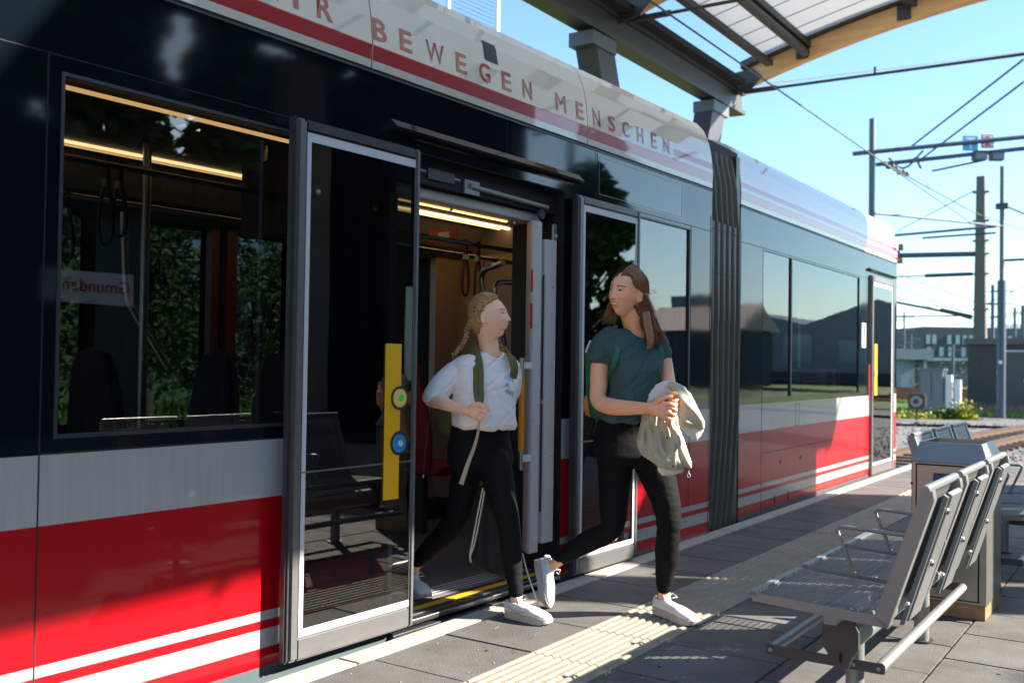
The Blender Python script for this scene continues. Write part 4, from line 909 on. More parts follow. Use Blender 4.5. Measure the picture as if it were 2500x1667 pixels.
# far masts
rnd = random.Random(12)
for i, (px, top, bot, D, w_) in enumerate(((2424, 695, 835, 70, .12), (2452, 690, 900, 60, .10), (2478, 750, 870, 75, .10), (2498, 745, 860, 72, .14), (2208, 760, 890, 90, .08), (2225, 815, 895, 95, .07), (2186, 770, 895, 110, .06), (2327, 840, 890, 80, .1))):
    a = toP(px, top, D); b_ = Vector((a.x, a.y, -.5)); q = MB(); q.tube([b_, a], [w_*1.3, w_], 'bluegrey', 8)
    rt = thing('far_mast', 'thin distant line mast, number %d from the tram front by its distance' % (i+1) if False else ['distant twin-armed line mast left of the slim blue mast', 'distant lattice-like mast behind the slim blue mast', 'thin far mast right of the slim blue mast', 'thin far mast at the right edge of the view', 'faint mast with cross arms just past the tram front', 'faint short mast above the low blue building', 'faintest mast close against the tram front', 'thin lamp post in front of the dark building'][i], 'pole', b_, 'distant masts in the rail yard'); q.build('shaft', rt)
    q = MB(); wd = 1.2*D/70
    for k in range(3): z = a.z-.5-k*.9*D/70; c = Vector((a.x, a.y, z)); q.tube([c-RT*wd*(.6 if k != 1 else 1.1), c+RT*wd*.6], .04*D/70, 'bluegrey', 6)
    q.build('cross_arm', rt)
# buildings at the back
def facing_box(mb, px0, px1, pyt, D, depth, zb, m, dz=0):
    a = toP(px0, pyt, D); b_ = toP(px1, pyt, D); n = Vector((FW.x, FW.y, 0))*depth
    z1 = a.z+dz
    mb.add([(a.x, a.y, zb), (b_.x, b_.y, zb), (b_.x+n.x, b_.y+n.y, zb), (a.x+n.x, a.y+n.y, zb), (a.x, a.y, z1), (b_.x, b_.y, z1), (b_.x+n.x, b_.y+n.y, z1), (a.x+n.x, a.y+n.y, z1)], [(0, 1, 5, 4), (1, 2, 6, 5), (2, 3, 7, 6), (3, 0, 4, 7), (4, 5, 6, 7)], m)
    return a, b_, z1
M['facade'] = mat('dark_blue_facade', (0.035, 0.0455, 0.07), .6, var=.2)
M['paleblue'] = mat('pale_blue_facade', (0.196, 0.266, 0.35), .7, var=.1)
M['winpale'] = mat('window_pale_reflection', (.22, .32, .36), .2, spec=.6)
ob = thing('office_building', 'dark blue office block with rows of narrow tall windows behind the yard', 'building', Vector((-18.482, 120.313, 1.202)))
q = MB(); A, B, zt_ = facing_box(q, 2256, 2580, 797, 110, 25, -.5, 'facade'); q.build('wall', ob)
for row in range(4):
    for i in range(16):
        if rnd.random() < .18: continue
        u = (i+.5)/18+rnd.uniform(-.01, .01); c = A.lerp(B, u); z = zt_-.9-row*1.35; sd = (B-A).normalized(); q = MB()
        n = -FW*.06; w_ = .22
        q.add([c-sd*w_+n+Vector((0, 0, z-1.0-c.z)), c+sd*w_+n+Vector((0, 0, z-1.0-c.z)), c+sd*w_+n+Vector((0, 0, z-c.z)), c-sd*w_+n+Vector((0, 0, z-c.z)), c-sd*w_+Vector((0, 0, z-1.0-c.z)), c+sd*w_+Vector((0, 0, z-1.0-c.z)), c+sd*w_+Vector((0, 0, z-c.z)), c-sd*w_+Vector((0, 0, z-c.z))], [(0, 1, 2, 3), (0, 4, 5, 1), (2, 6, 7, 3), (1, 5, 6, 2), (0, 3, 7, 4)], 'winpale'); q.build('window', ob)
lb_ = thing('low_station_building', 'low pale blue building with flat grey roof just past the tram front', 'building', Vector((-19.207, 89.642, 1.117)))
q = MB(); facing_box(q, 2150, 2262, 862, 85, 12, -.5, 'paleblue'); q.build('wall', lb_)
q = MB(); a, b_, z1 = facing_box(q, 2120, 2280, 850, 84, 14, 1.9, 'cabgrey'); q.build('roof', lb_)
q = MB(); facing_box(q, 2240, 2256, 868, 84.5, .4, -.5, 'facade'); q.build('door', lb_)
lc = thing('long_low_hall', 'long low grey blue hall between the office block and the yard', 'building', Vector((-19.200, 101.719, 1.146)))
q = MB(); facing_box(q, 2262, 2400, 876, 95, 8, -.5, 'bluegrey'); q.build('wall', lc); q = MB(); facing_box(q, 2262, 2400, 873, 94, 10, 1.9, 'winpale'); q.build('roof', lc)
# ------------------------------------------------------------ vegetation
def tree(x, y, h, cr, label, ml='leafgreen', seed=0, n=9000, zb=-.5, trunk=.25, low=.25, ls=.16, name='tree'):
    rnd = random.Random(seed); rt = thing(name, label, 'tree', (x, y, zb), 'trees around the station')
    q = MB(); q.tube([(x, y, zb), (x+.1, y, zb+h*.35), (x-.05, y+.1, zb+h*.8)], [trunk, trunk*.7, trunk*.15], 'bark', 8)
    cl = []
    for i in range(26):
        f = low+(1-low)*((i+.5)/26)*.95; a = i*2.4+rnd.random(); rad = cr*math.sin(math.pi*min(1, .12+(f-low)/(1-low)*.86))**.7*rnd.uniform(.3, .85)
        c = Vector((x+rad*math.cos(a), y+rad*math.sin(a), zb+h*f)); cl.append((c, cr*rnd.uniform(.26, .5)))
        q.tube([(x, y, zb+h*f*.8), c.lerp(Vector((x, y, c.z)), .4), c], [trunk*.25, trunk*.15, .02], 'bark', 5)
    q.build('trunk', rt)
    vs = []; fs = []
    for i in range(n):
        c, r = cl[rnd.randrange(len(cl))]; d = Vector((rnd.gauss(0, 1), rnd.gauss(0, 1), rnd.gauss(0, .8))).normalized()*r*rnd.random()**.4; p = c+d
        a = Vector((rnd.gauss(0, 1), rnd.gauss(0, 1), rnd.gauss(0, .6))).normalized()*ls*rnd.uniform(.6, 1.3); b_ = a.cross(Vector((rnd.gauss(0, 1), rnd.gauss(0, 1), rnd.gauss(0, 1)))).normalized()*ls*.55
        k = len(vs); vs += [p-a, p+b_, p+a, p-b_]; fs.append((k, k+1, k+2, k+3))
    m = MB(); m.add(vs, fs, ml); m.build('crown', rt); return rt
# beyond the tram, seen through its windows
tree(-16, 10.4, 6.5, 2.4, 'dense green tree seen through the wide left tram window', 'leafsun', 1, n=15000, ls=.085)
tree(-19, 13.6, 8.0, 2.8, 'tall green tree seen through the middle of the tram window', 'leafsun', 2, n=15000, ls=.085)
tree(-24, 12.5, 8, 3.2, 'tree left of the wide window edge', 'leafsun', 3, n=15000, ls=.085)
tree(-24, 19.6, 3.9, 2.6, 'smaller dark tree against the sky in the tram window', 'leafdark', 4, n=15000, ls=.085)
tree(-26, 24.5, 5.6, 2.4, 'low bushy tree farther behind in the tram window', 'leafsun', 5, n=15000, ls=.085)
tree(-14.5, 7.2, 6.5, 2.6, 'green tree at the extreme left behind the tram', 'leafsun', 6, n=15000, ls=.085)
blades('meadow_grass', 'bright green meadow seen low through the tram windows', 'grass', [(-30, -9, 8, 36, -.6)], 16000, .2, .5, 'meadow', 8)
sheet('meadow', [(-60, 2), (-9.5, 2), (-9.5, 40), (-60, 40)], -.59, 'meadow')
sheet('gravel_path', [(-9.4, 0), (-6.2, 0), (-6.2, 26), (-9.4, 26)], -.5, 'rustbed')
rnd = random.Random(21); q = MB()
for i in range(60):
    x = rnd.uniform(-8.6, -7.4); y = rnd.uniform(5.5, 12); h = rnd.uniform(.8, 1.6)
    if 7.7 < y < 8.6: continue
    q.tube([(x, y, -.5), (x+rnd.uniform(-.1, .1), y, -.5+h)], .008, 'leafdark', 4)
    for k in range(30):
        z = -.5+h*rnd.uniform(.2, 1); a = rnd.uniform(0, 6.28); l = rnd.uniform(.06, .14); q.add([(x, y, z), (x+l*math.cos(a), y+l*math.sin(a), z+l*.6), (x+l*.9*math.cos(a+.2), y+l*.9*math.sin(a+.2), z+l*.45)], [(0, 1, 2)], 'leafdark')
tag(q.build('tall_weeds'), 'tall dark weeds growing beside the track behind the tram', 'weeds', kind='stuff')
# bush by the cabinets
def bush(x, y, z, r, h, ml, lb, seed, n=1500):
    rnd = random.Random(seed); vs = []; fs = []
    rt = thing('bush', lb, 'bush', (x, y, z)); q = MB()
    for i in range(8): a = i*.8; q.tube([(x, y, z), (x+r*.6*math.cos(a), y+r*.3*math.sin(a), z+h*.7)], .02, 'bark', 4)
    q.build('stem', rt)
    for i in range(n):
        d = Vector((rnd.gauss(0, .5)*r, rnd.gauss(0, .4)*r, abs(rnd.gauss(0, .5))*h)); p = Vector((x, y, z))+d; a = Vector((rnd.gauss(0, 1), rnd.gauss(0, 1), rnd.gauss(0, .7))).normalized()*.06; b_ = a.cross(Vector((rnd.gauss(0, 1), rnd.gauss(0, 1), rnd.gauss(0, 1)))).normalized()*.04
        k = len(vs); vs += [p-a, p+b_, p+a, p-b_]; fs.append((k, k+1, k+2, k+3))
    m = MB(); m.add(vs, fs, ml); m.build('foliage', rt)
bush(-6.55, 35.6, -.5, .5, .32, 'leafgreen', 'green bush in front of the white marker posts', 31); bush(-6.0, 35.4, -.5, .32, .45, 'leafyellow', 'yellow green shrub at the left corner of the hut', 32, 1200); bush(-7.3, 34.8, -.5, .6, .2, 'leafyellow', 'low yellow weeds in front of the grey cabinet', 33, 900)
bush(-14.5, 78, -.5, 3, 2.6, 'leafdark', 'dark green bush far away just past the tram front', 34, 800)
# right side: seen as reflections in the glossy tram
for i, (x, y, h, r) in enumerate(((14.2, 6.5, 9.9, 2.1), (14.2, 9.3, 10.1, 2.1), (14.4, 12, 10.3, 2.1), (14.0, 15.0, 10.0, 2.1), (14.4, 18, 9.8, 2.1), (14, 30.5, 8.8, 2.0))):
    tree(x, y, h, r, 'narrow leafy tree, %s in the row beyond the station building' % ('first', 'second', 'third', 'fourth', 'fifth', 'last, beyond the gap')[i], 'leafgreen' if i % 2 else 'leafdark', 40+i, 8000, low=.08, ls=.26, name='row_tree')
stn = thing('station_building', 'dark tiled station building on the sunny side of the platform', 'building', (12, -6, 0))
q = MB(); q.box(8.5, 11, -6, 12.5, -.3, 4.6, 'dktile'); q.box(8.6, 18, -6, 4.5, 4.6, 7.3, 'dktile'); q.build('wall', stn)
q = MB()
for i in range(31): q.box(8.46, 8.5, -6+i*.6, -5.97+i*.6, 0, 4.6, 'seam')
for i in range(9): q.box(8.462, 8.5, -6, 12.5, .5*i, .5*i+.025, 'seam')
q.build('facade_joint', stn)
sgn = thing('station_sign', 'white station name board with red lettering on the station building', 'sign', (8.4, 9, 2.2))
q = MB(); q.box(8.3, 8.38, 7.55, 9.0, 2.0, 2.5, 'signwhite'); q.build('board', sgn)
mb = letter('Gmunden', 0, 0, .2, 0, None, None, 'signred'); xs_ = [v[1] for v in mb.v]
k = MB(); k.add([(8.29, 8.93-v[1], 2.18+v[2]) for v in mb.v], mb.f, 'signred'); k.build('lettering', sgn)
M['corr'] = mat('corrugated_grey_wall', (.20, .22, .26), .6, var=.1); M['pinkroof'] = mat('pale_tiled_roof', (.55, .42, .38), .8, var=.12)
hall = thing('industrial_hall', 'grey gabled industrial hall across the road on the sunny side', 'building', (40, 100, -.5))
q = MB()
for i in range(6):
    x0 = 12+i*14; q.prism([(x0, -.5), (x0+14, -.5), (x0+14, 5.4), (x0+7, 7.8-(i % 2)*.8), (x0, 5.4)], 1, 100, 130, 'corr')
q.build('wall', hall)
for i in range(14):
    q = MB(); q.box(14+i*5.6, 17+i*5.6, 99.9, 100, 1.5, 3.2+(i % 3)*.6, 'winpale' if i % 3 else 'darkglass'); q.build('window', hall)
q = MB(); q.box(12, 96, 99.8, 100, -.5, .6, 'facade'); q.box(30, 32, 99.5, 100, 0, 4.4, 'signwhite'); q.box(44, 49, 101, 103, 5, 9, 'cabgrey'); q.build('trim', hall)
hs = thing('roadside_house', 'low house with pale pink roof in front of the industrial hall', 'building', (30, 75, -.5))
q = MB(); q.box(23, 37, 74, 82, -.5, 4.0, 'facade'); q.build('wall', hs); q = MB(); q.add([(22.5, 73.5, 4.0), (37.5, 73.5, 4.0), (37.5, 78, 6.2), (22.5, 78, 6.2), (22.5, 82.5, 4.0), (37.5, 82.5, 4.0)], [(0, 1, 2, 3), (3, 2, 5, 4), (0, 3, 4), (1, 5, 2)], 'pinkroof'); q.build('roof', hs)
fn = thing('yard_fence', 'dark slim-post metal fence along the road on the sunny side', 'fence', (12, 30, -.5))
q = MB()
for i in range(26): q.tube([(9+i*1.1, 27+i*.2, -.5), (9+i*1.1, 27+i*.2, 1.6)], .03, 'bluegrey', 6)
q.split('post', fn); q = MB()
for z in (.1, .8, 1.5): q.tube([(9, 27, z), (37, 32, z)], .02, 'bluegrey', 6)
q.split('fence_rail', fn)
pole('lamp_post', 'plain steel post standing by the fence on the sunny side', 9.2, 22.5, 9.5, .12, .08, 'bluegrey')
sheet('road', [(6, 54), (80, 60), (80, 68), (6, 62)], -.52, 'asphalt')
sheet('verge', [(6, 44), (80, 50), (80, 58), (6, 52)], -.515, 'meadow')
dp_ = thing('bounce_building', 'long cream building added unseen behind the camera to bounce sun onto the people', 'building', (-4, -16, 0))  # unseen pale wall, added as a sunlit reflector for the people
M['creamwall'] = mat('cream_render', (.72, .66, .56), .9, var=.06)
q = MB(); q.box(-16, 5, -24, -15, -.4, 8.5, 'creamwall'); q.build('wall', dp_)
q = MB(); q.box(-16.4, 5.4, -24.4, -14.6, 8.5, 8.8, 'canopysteel'); q.build('roof', dp_)
for i in range(6):
    q = MB(); q.box(-14.5+i*3.2, -13.3+i*3.2, -15.0, -14.96, 1, 2.6, 'darkglass'); q.build('window', dp_)
# lattice mast behind the tram roof (top of the picture)
lm = thing('lattice_screen', 'tall pale wire mesh screen between two white posts behind the tram roof', 'screen', (-9.5, 12, -.5))
A_, B_ = Vector((-10.430, 13.331, 7.092)), Vector((-9.735, 13.801, 7.105))
q = MB()
for P in (A_, B_): q.box(P.x-.03, P.x+.03, P.y-.03, P.y+.03, -.5, 9.5, 'signwhite')
q.split('post', lm); q = MB()
for i in range(60):
    z = 5.2+i*.07; q.tube([(A_.x, A_.y, z+.0), (B_.x, B_.y, z-.35)], .004, 'polegrey', 4)
q.build('mesh', lm)
# ------------------------------------------------------------ people
def J(px, py, d): return toP(px, py, d)
def organic(mb, name, parent, voxel=.004, smooth=2, disp=None, post=None, mats=None):
    me = bpy.data.meshes.new('tmp'); me.from_pydata(mb.v, [], mb.f); me.update()
    o = bpy.data.objects.new('tmp', me); C.objects.link(o)
    r = o.modifiers.new('r', 'REMESH'); r.mode = 'VOXEL'; r.voxel_size = voxel; r.adaptivity = 0
    if smooth: s = o.modifiers.new('s', 'SMOOTH'); s.factor = .5; s.iterations = smooth
    bpy.context.view_layer.update()
    dg = bpy.context.evaluated_depsgraph_get(); nm = bpy.data.meshes.new_from_object(o.evaluated_get(dg)); bpy.data.objects.remove(o); bpy.data.meshes.remove(me)
    nm.name = name
    if disp:
        nr = [v.normal.copy() for v in nm.vertices]
        for v, n_ in zip(nm.vertices, nr):
            v.co += disp(v.co, n_)
    nm.materials.clear()
    for m in (mats or []): nm.materials.append(M[m] if isinstance(m, str) else m)
    for p in nm.polygons: p.use_smooth = True
    if post: post(nm)
    o = bpy.data.objects.new(name, nm); C.objects.link(o)
    if parent: par(o, parent)
    return o
def loft(mb, rings, m, seg=28, pw=2.3):
    # rings: (centre, half-width vector, half-depth vector)
    vs = []; n = len(rings)
    for c, a, b_ in rings:
        for k in range(seg):
            th = 2*math.pi*k/seg; cx, sx = math.cos(th), math.sin(th)
            vs.append(c+a*(abs(cx)**(2/pw)*(1 if cx > 0 else -1))+b_*(abs(sx)**(2/pw)*(1 if sx > 0 else -1)))
    fs = [(i*seg+k, i*seg+(k+1) % seg, (i+1)*seg+(k+1) % seg, (i+1)*seg+k) for i in range(n-1) for k in range(seg)]+[list(range(seg))[::-1], list(range((n-1)*seg, n*seg))]
    return mb.add(vs, fs, m)
def smoothpath(P, R, n=4):
    P = [Vector(p) for p in P]; out = []; rr = []
    for i in range(len(P)-1):
        p0, p1, p2, p3 = P[max(i-1, 0)], P[i], P[i+1], P[min(i+2, len(P)-1)]
        for k in range(n):
            t = k/n; out.append(.5*((2*p1)+(p2-p0)*t+(2*p0-5*p1+4*p2-p3)*t*t+(3*p1-p0-3*p2+p3)*t**3)); rr.append(R[i]*(1-t)+R[i+1]*t)
    return out+[P[-1]], rr+[R[-1]]
def limb(mb, pts, m, n=5, seg=18):
    P, Rr = smoothpath([p for p, r in pts], [r for p, r in pts], n); mb.tube(P, Rr, m, seg)
    mb.sphere(P[0], Rr[0], m, 14, 8); mb.sphere(P[-1], Rr[-1], m, 14, 8); return mb
def ccol(me, fn, name='tint'):
    ca = me.color_attributes.new(name, 'FLOAT_COLOR', 'POINT')
    for i, v in enumerate(me.vertices): ca.data[i].color = (*fn(v.co), 1)
def skinmat(name, base):
    m = mat(name, base, .48, sss=.18, spec=.4, bump=.0004, bscale=300); t = m.node_tree; b = t.nodes['Principled BSDF']
    a = t.nodes.new('ShaderNodeVertexColor'); a.layer_name = 'tint'; t.links.new(a.outputs[0], b.inputs['Base Color']); return m
def hairmat(name, col):
    m = mat(name, col, .42, var=.45, vscale=40, stretch=(1, 1, .15), spec=.35); return m
M['hairbrown'] = hairmat('chestnut_hair', (.15, .062, .026)); M['hairblond'] = hairmat('dark_blond_hair', (.36, .20, .085)); M['braid'] = hairmat('braid_blond', (.46, .27, .12)); M['hairlight'] = hairmat('light_brown_hair', (.30, .15, .062))
M['leggings'] = mat('black_leggings', (.006, .006, .007), .8, spec=.15, bump=.0015, bscale=30)
M['teeblue'] = mat('teal_grey_shirt', (.045, .092, .092), .85, bump=.001, bscale=500, var=.06, vscale=8)
M['teewhite'] = mat('white_shirt', (.88, .82, .79), .9, bump=.0006, bscale=600)
M['shoewhite'] = mat('white_leather', (.66, .65, .66), .45, bump=.0008, bscale=60); M['sole'] = mat('off_white_sole', (.46, .41, .37), .7, var=.1, vscale=30); M['gum'] = mat('brown_gum_sole', (.28, .12, .05), .7); M['lace'] = mat('white_lace', (.7, .68, .72), .7)
M['olive'] = mat('olive_canvas', (.125, .13, .04), .85, bump=.001, bscale=200, var=.12, vscale=10)
M['teal'] = mat('teal_strap', (.01, .13, .115), .6); M['packgreen'] = mat('green_nylon', (.012, .12, .05), .45, var=.25, vscale=12, bump=.006, bscale=20); M['meshorange'] = mat('orange_mesh', (.5, .16, .02), .6)
M['jacket'] = mat('beige_quilted_nylon', (.47, .43, .33), .42, bump=.003, bscale=40, sheen=.1); M['fleece'] = mat('white_fleece', (.72, .70, .67), .95, bump=.006, bscale=160, sheen=.4)
M['gold'] = mat('gold', (.8, .5, .15), .3, metal=1.); M['bead'] = mat('white_beads', (.75, .72, .7), .4); M['cord'] = mat('cream_cord', (.62, .57, .48), .8); M['beigestrap'] = mat('beige_webbing', (.45, .36, .28), .8)
M['printblue'] = mat('blue_shirt_print', (.07, .28, .62), .8); M['blackbag'] = mat('black_nylon', (.006, .006, .007), .8, bump=.003, bscale=20)
def g2(x, z, cx, cz, sx, sz): return math.exp(-((x-cx)/sx)**2-((z-cz)/sz)**2)
def head_points(mb, HM, sc_=1., nose=1., child=False):
    """displaced head: +Y face, +Z up, +X her left"""
    U, V = 120, 96; vs = []; fs = []
    for j in range(V+1):
        ph = math.pi*j/V
        for i in range(U):
            th = 2*math.pi*i/U; dx, dy, dz = math.sin(ph)*math.sin(th), math.sin(ph)*math.cos(th), math.cos(ph)
            x, y, z = .073*dx, .093*dy, .118*dz
            if z < 0:
                t = -z/.118; x *= 1-.34*t**1.5; y *= (1-.12*t**2) if dy > 0 else (1-.35*t)
            else: x *= 1+.05*math.sin(math.pi*z/.118)
            if dy < 0: y *= 1.06
            if dy > -.1:
                f = min(1, (dy+.1)*2.2); D = 0
                if z > .03: D -= .012*((z-.03)/.09)**2
                nr = max(0, min(1, (.016-z)/.046)) if z > -.032 else max(0, 1-(-.032-z)/.009)
                D += nose*(.003+.0175*nr**1.2)*math.exp(-(x/(.0085+.005*nr))**2)*(1 if z < .02 else math.exp(-((z-.02)/.012)**2))*(1 if z > -.034 else max(0, 1-(-.034-z)/.01))
                D += .007*nose*(g2(x, z, .0125, -.031, .006, .006)+g2(x, z, -.0125, -.031, .006, .006))
                D -= .0085*(g2(x, z, .032, .010, .015, .010)+g2(x, z, -.032, .010, .015, .010))
                D += .0035*(g2(x, z, .032, .009, .011, .0055)+g2(x, z, -.032, .009, .011, .0055))
                D += .0035*(g2(x, z, .03, .028, .022, .007)+g2(x, z, -.03, .028, .022, .007))
                D += .0065*(g2(x, z, .036, -.026, .016, .014)+g2(x, z, -.036, -.026, .016, .014))
                zc = -.0590+.012*min(1, abs(x)/.029)**2
                w_ = math.exp(-(x/.024)**4)
                D += w_*(.0065*math.exp(-((z-zc-.0085)/.0045)**2)+.007*math.exp(-((z-zc+.0085)/.005)**2)-.003*math.exp(-((z-zc)/.0035)**2))
                D += .007*g2(x, z, 0, -.055, .03, .02)
                D += .011*g2(x, z, 0, -.100, .020, .014)-.003*g2(x, z, 0, -.081, .02, .006)
                y += D*f
            vs.append(HM@(Vector((x, y, z))*sc_))
    for j in range(V):
        for i in range(U): fs.append((j*U+i, (j+1)*U+i, (j+1)*U+(i+1) % U, j*U+(i+1) % U))
    mb.add(vs, fs, 'white')
    for s in (-1, 1):  # ears
        c = Vector((s*.074, -.008, -.004)); path = [HM@(sc_*(c+Vector((s*.006*math.sin(a*.5)**2+s*.004, -.016*math.sin(a)-.002, .028*math.cos(a))))) for a in [k*math.pi*1.15/10 for k in range(11)]]
        mb.tube(path, [.0045*sc_]*11, 'white', 8)
        mb.sphere(HM@(sc_*(c+Vector((s*.002, -.004, 0)))), (.006*sc_, .012*sc_, .022*sc_), 'white', 12, 8, rot=HM.to_3x3())
        mb.sphere(HM@(sc_*(c+Vector((s*.004, .002, -.026)))), .006*sc_, 'white', 10, 6)
def face_tint(HI, sc_, base, brow, lip, iris, squint=1., closed=False, freck=0):
    base = Vector(base)
    def f(co):
        p = (HI@co)/sc_; x, y, z = p
        if abs(x) > .1 or abs(z) > .135 or y < .0:
            return tuple(base)
        c = base.copy()
        rd = .35*(g2(x, z, .04, -.028, .02, .02)+g2(x, z, -.04, -.028, .02, .02))+.4*g2(x, z, 0, -.03, .013, .012)
        c = Vector((c.x*(1+.05*rd), c.y*(1-.25*rd), c.z*(1-.22*rd)))
        if y > .04:
            zc = -.0590+.012*min(1, abs(x)/.029)**2
            hw = 1-(x/.0285)**2
            if hw > 0:
                t = z-zc
                if abs(t) < .0058*hw: c = Vector((.95, .86, .74)) if t > -.0032*hw else Vector((.12, .02, .02))
                elif abs(t) < .0058*hw+.0050*min(1, hw*1.6): c = Vector(lip)
            for s in (-1, 1):
                X = x-s*.032
                b_ = z-(.0275+.0035*(1-(X/.019)**2))
                if abs(X) < .0195 and abs(b_) < .0032*(1-.45*(s*X/.0195)): c = c.lerp(Vector(brow), .85)
                ze = z-.0095; e = 1-(X/.0145)**2
                if e > 0:
                    h_ = .0056*squint*e
                    if closed:
                        if abs(ze+.002-.002*e) < .0016: c = Vector((.03, .015, .01))
                    elif abs(ze) < h_:
                        c = Vector((.55, .5, .48))
                        if abs(X+.003*s*0-iris[1]) < .0052: c = Vector(iris[0])
                    elif 0 < ze < h_+.0022: c = Vector((.025, .014, .01))
                    elif -h_-.001 < ze < 0: c = c.lerp(Vector((.2, .08, .05)), .5)
        if abs(abs(x)-.008) < .0035 and abs(z+.0375) < .0022 and y > .08: c = Vector((.12, .03, .02))
        return tuple(c)
    return f
def headframe(c, yaw, pitch, roll):
    # yaw: 0 looks at the camera, positive towards image right; pitch up; roll clockwise in the picture
    B = Matrix((RT, -FW, Vector((0, 0, 1)))).transposed()   # columns: image right, toward camera, up
    # face +Y toward camera: her left (+X) is image right
    Rm = Matrix.Rotation(roll, 3, 'Y')@Matrix.Rotation(-yaw, 3, 'Z')@Matrix.Rotation(pitch, 3, 'X')
    return Matrix.Translation(c)@(B@Rm).to_4x4()
def shoe(name, parent, heel, toe, up, solem='sole', wd=1.0, swoosh=None):
    heel, toe, up = Vector(heel), Vector(toe), Vector(up); f = (toe-heel); L = f.length; f.normalize(); up = (up-f*up.dot(f)).normalized(); sd = f.cross(up)
    def P(t, s, h): return heel+f*(t*L)+sd*s+up*h
    S = [(0.0, .022, .030), (.04, .030, .044), (.12, .033, .054), (.25, .033, .057), (.36, .035, .058), (.48, .038, .054), (.60, .043, .052), (.72, .045, .043), (.84, .042, .036), (.93, .034, .029), (.985, .02, .018)]
    q = MB(); rings = []
    for t, w_, h in S: rings.append((P(t, 0, .018+h*.5), sd*w_*wd, up*(h*.5)))
    loft(q, rings, 'shoewhite', 24, 2.4)
    q.tube([P(.04, 0, .05), P(.07, 0, .070)], .026, 'shoewhite', 14); q.tube([P(.32, 0, .065), P(.28, 0, .10)], [.022, .02], 'shoewhite', 14, flat=.35, up=tuple(sd))
    q.tube([P(.17+.13*math.cos(a), +.031*math.sin(a), .068+.008*abs(math.cos(a))) for a in [k*math.pi/8 for k in range(16)]], .007, 'shoewhite', 8, closed=True)
    so = organic(q, name, parent, .003, 2, mats=['shoewhite'])
    q = MB(); out = []
    W = [(0, .018), (.03, .028), (.12, .036), (.3, .037), (.45, .038), (.6, .045), (.75, .049), (.87, .046), (.95, .037), (1.0, .022), (1.02, .0)]
    poly = [(t, w_*wd) for t, w_ in W]+[(t, -w_*wd) for t, w_ in W[::-1][1:]]
    n = len(poly); vs = [P(t, s, 0 if .1 < t < .85 else .002+.012*max(0, t-.85)*6) for t, s in poly]+[P(t, s*1.02, .014) for t, s in poly]+[P(t, s*.97, .030+.006*(t < .3)) for t, s in poly]
    q.add(vs, [list(range(n))[::-1]]+[(i, (i+1) % n, n+(i+1) % n, n+i) for i in range(n)]+[(n+i, n+(i+1) % n, 2*n+(i+1) % n, 2*n+i) for i in range(n)]+[list(range(2*n, 3*n))], solem)
    q.build('sole', so, smooth=True, angle=50)
    q = MB()
    for i in range(6):
        t = .30+.052*i; h = .018+.061-.005*i-.0*(i)
        q.tube([P(t, -.022*wd, h-.010), P(t+.012, 0, h+.006), P(t, .022*wd, h-.010)], .0032, 'lace', 6); q.tube([P(t+.035, -.020*wd, h-.013), P(t+.012, 0, h+.007), P(t-.01, .020*wd, h-.006)], .0028, 'lace', 6)
    q.tube([P(.28, 0, .085), P(.31, .03, .105), P(.38, .045, .085), P(.34, .02, .09)], .0026, 'lace', 6); q.tube([P(.28, 0, .085), P(.30, -.03, .11), P(.36, -.045, .09), P(.34, -.02, .09)], .0026, 'lace', 6)
    q.build('laces', so, smooth=True)
    if swoosh:
        q = MB()
        for s in (-1, 1):
            pts = [P(.10, s*.0345*wd, .058), P(.25, s*.0365*wd, .042), P(.42, s*.0395*wd, .040), P(.56, s*.0395*wd, .052)]
            q.ribbon(pts, [.006, .016, .012, .004], .002, swoosh, sd)
        q.build('side_stripe', so)
    return so
def wrinkle(amp, sx, sz, seed=0, axis=None):
    def f(co, n_):
        v = noise.noise(Vector((co.x*sx+seed, co.y*sx, co.z*sz)))+.5*noise.noise(Vector((co.x*sx*2.3, co.y*sx*2.3+seed, co.z*sz*2)))
        return n_*(amp*v)
    return f
def finger(mb, pts, r=.0085, taper=.75):
    n = len(pts); limb(mb, [(p, r*(1-(1-taper)*i/(n-1))) for i, p in enumerate(pts)], 'white', 4, 10)

# ---------------- girl with long brown hair (walking ahead)
SK2 = (.94, .47, .28)
M['skin2'] = skinmat('skin_tone_a', SK2); SK1 = (.96, .56, .38); M['skin1'] = skinmat('skin_tone_b', SK1)
p2 = thing('person', 'woman with long brown hair, teal shirt and black leggings, holding a beige jacket', 'person', Vector((-2.215, 4.388, -0.003))*1.0)
p2.location.z = 0
HC2 = Vector((-2.232, 4.278, 1.557)); HM2 = headframe(HC2, R_(-46), R_(-6), R_(11)); hs2 = .98
q = MB(); head_points(q, HM2, hs2)
limb(q, [(HM2@Vector((0, -.025, -.05)), .052), (Vector((-2.231, 4.354, 1.413)), .050), (Vector((-2.229, 4.382, 1.350)), .056)], 'white')
lat2 = (RT*.92+FW*.38).normalized(); fr2 = (RT*.38-FW*.92).normalized()
loft(q, [(Vector((-2.233, 4.390, 1.383)), lat2*.06, fr2*.05), (Vector((-2.245, 4.383, 1.350)), lat2*.105, fr2*.055), (Vector((-2.242, 4.374, 1.294)), lat2*.12, fr2*.08), (Vector((-2.232, 4.371, 1.194)), lat2*.11, fr2*.09), (Vector((-2.254, 4.361, 1.033)), lat2*.10, fr2*.085), (Vector((-2.275, 4.350, 0.872)), lat2*.12, fr2*.09)], 'white')
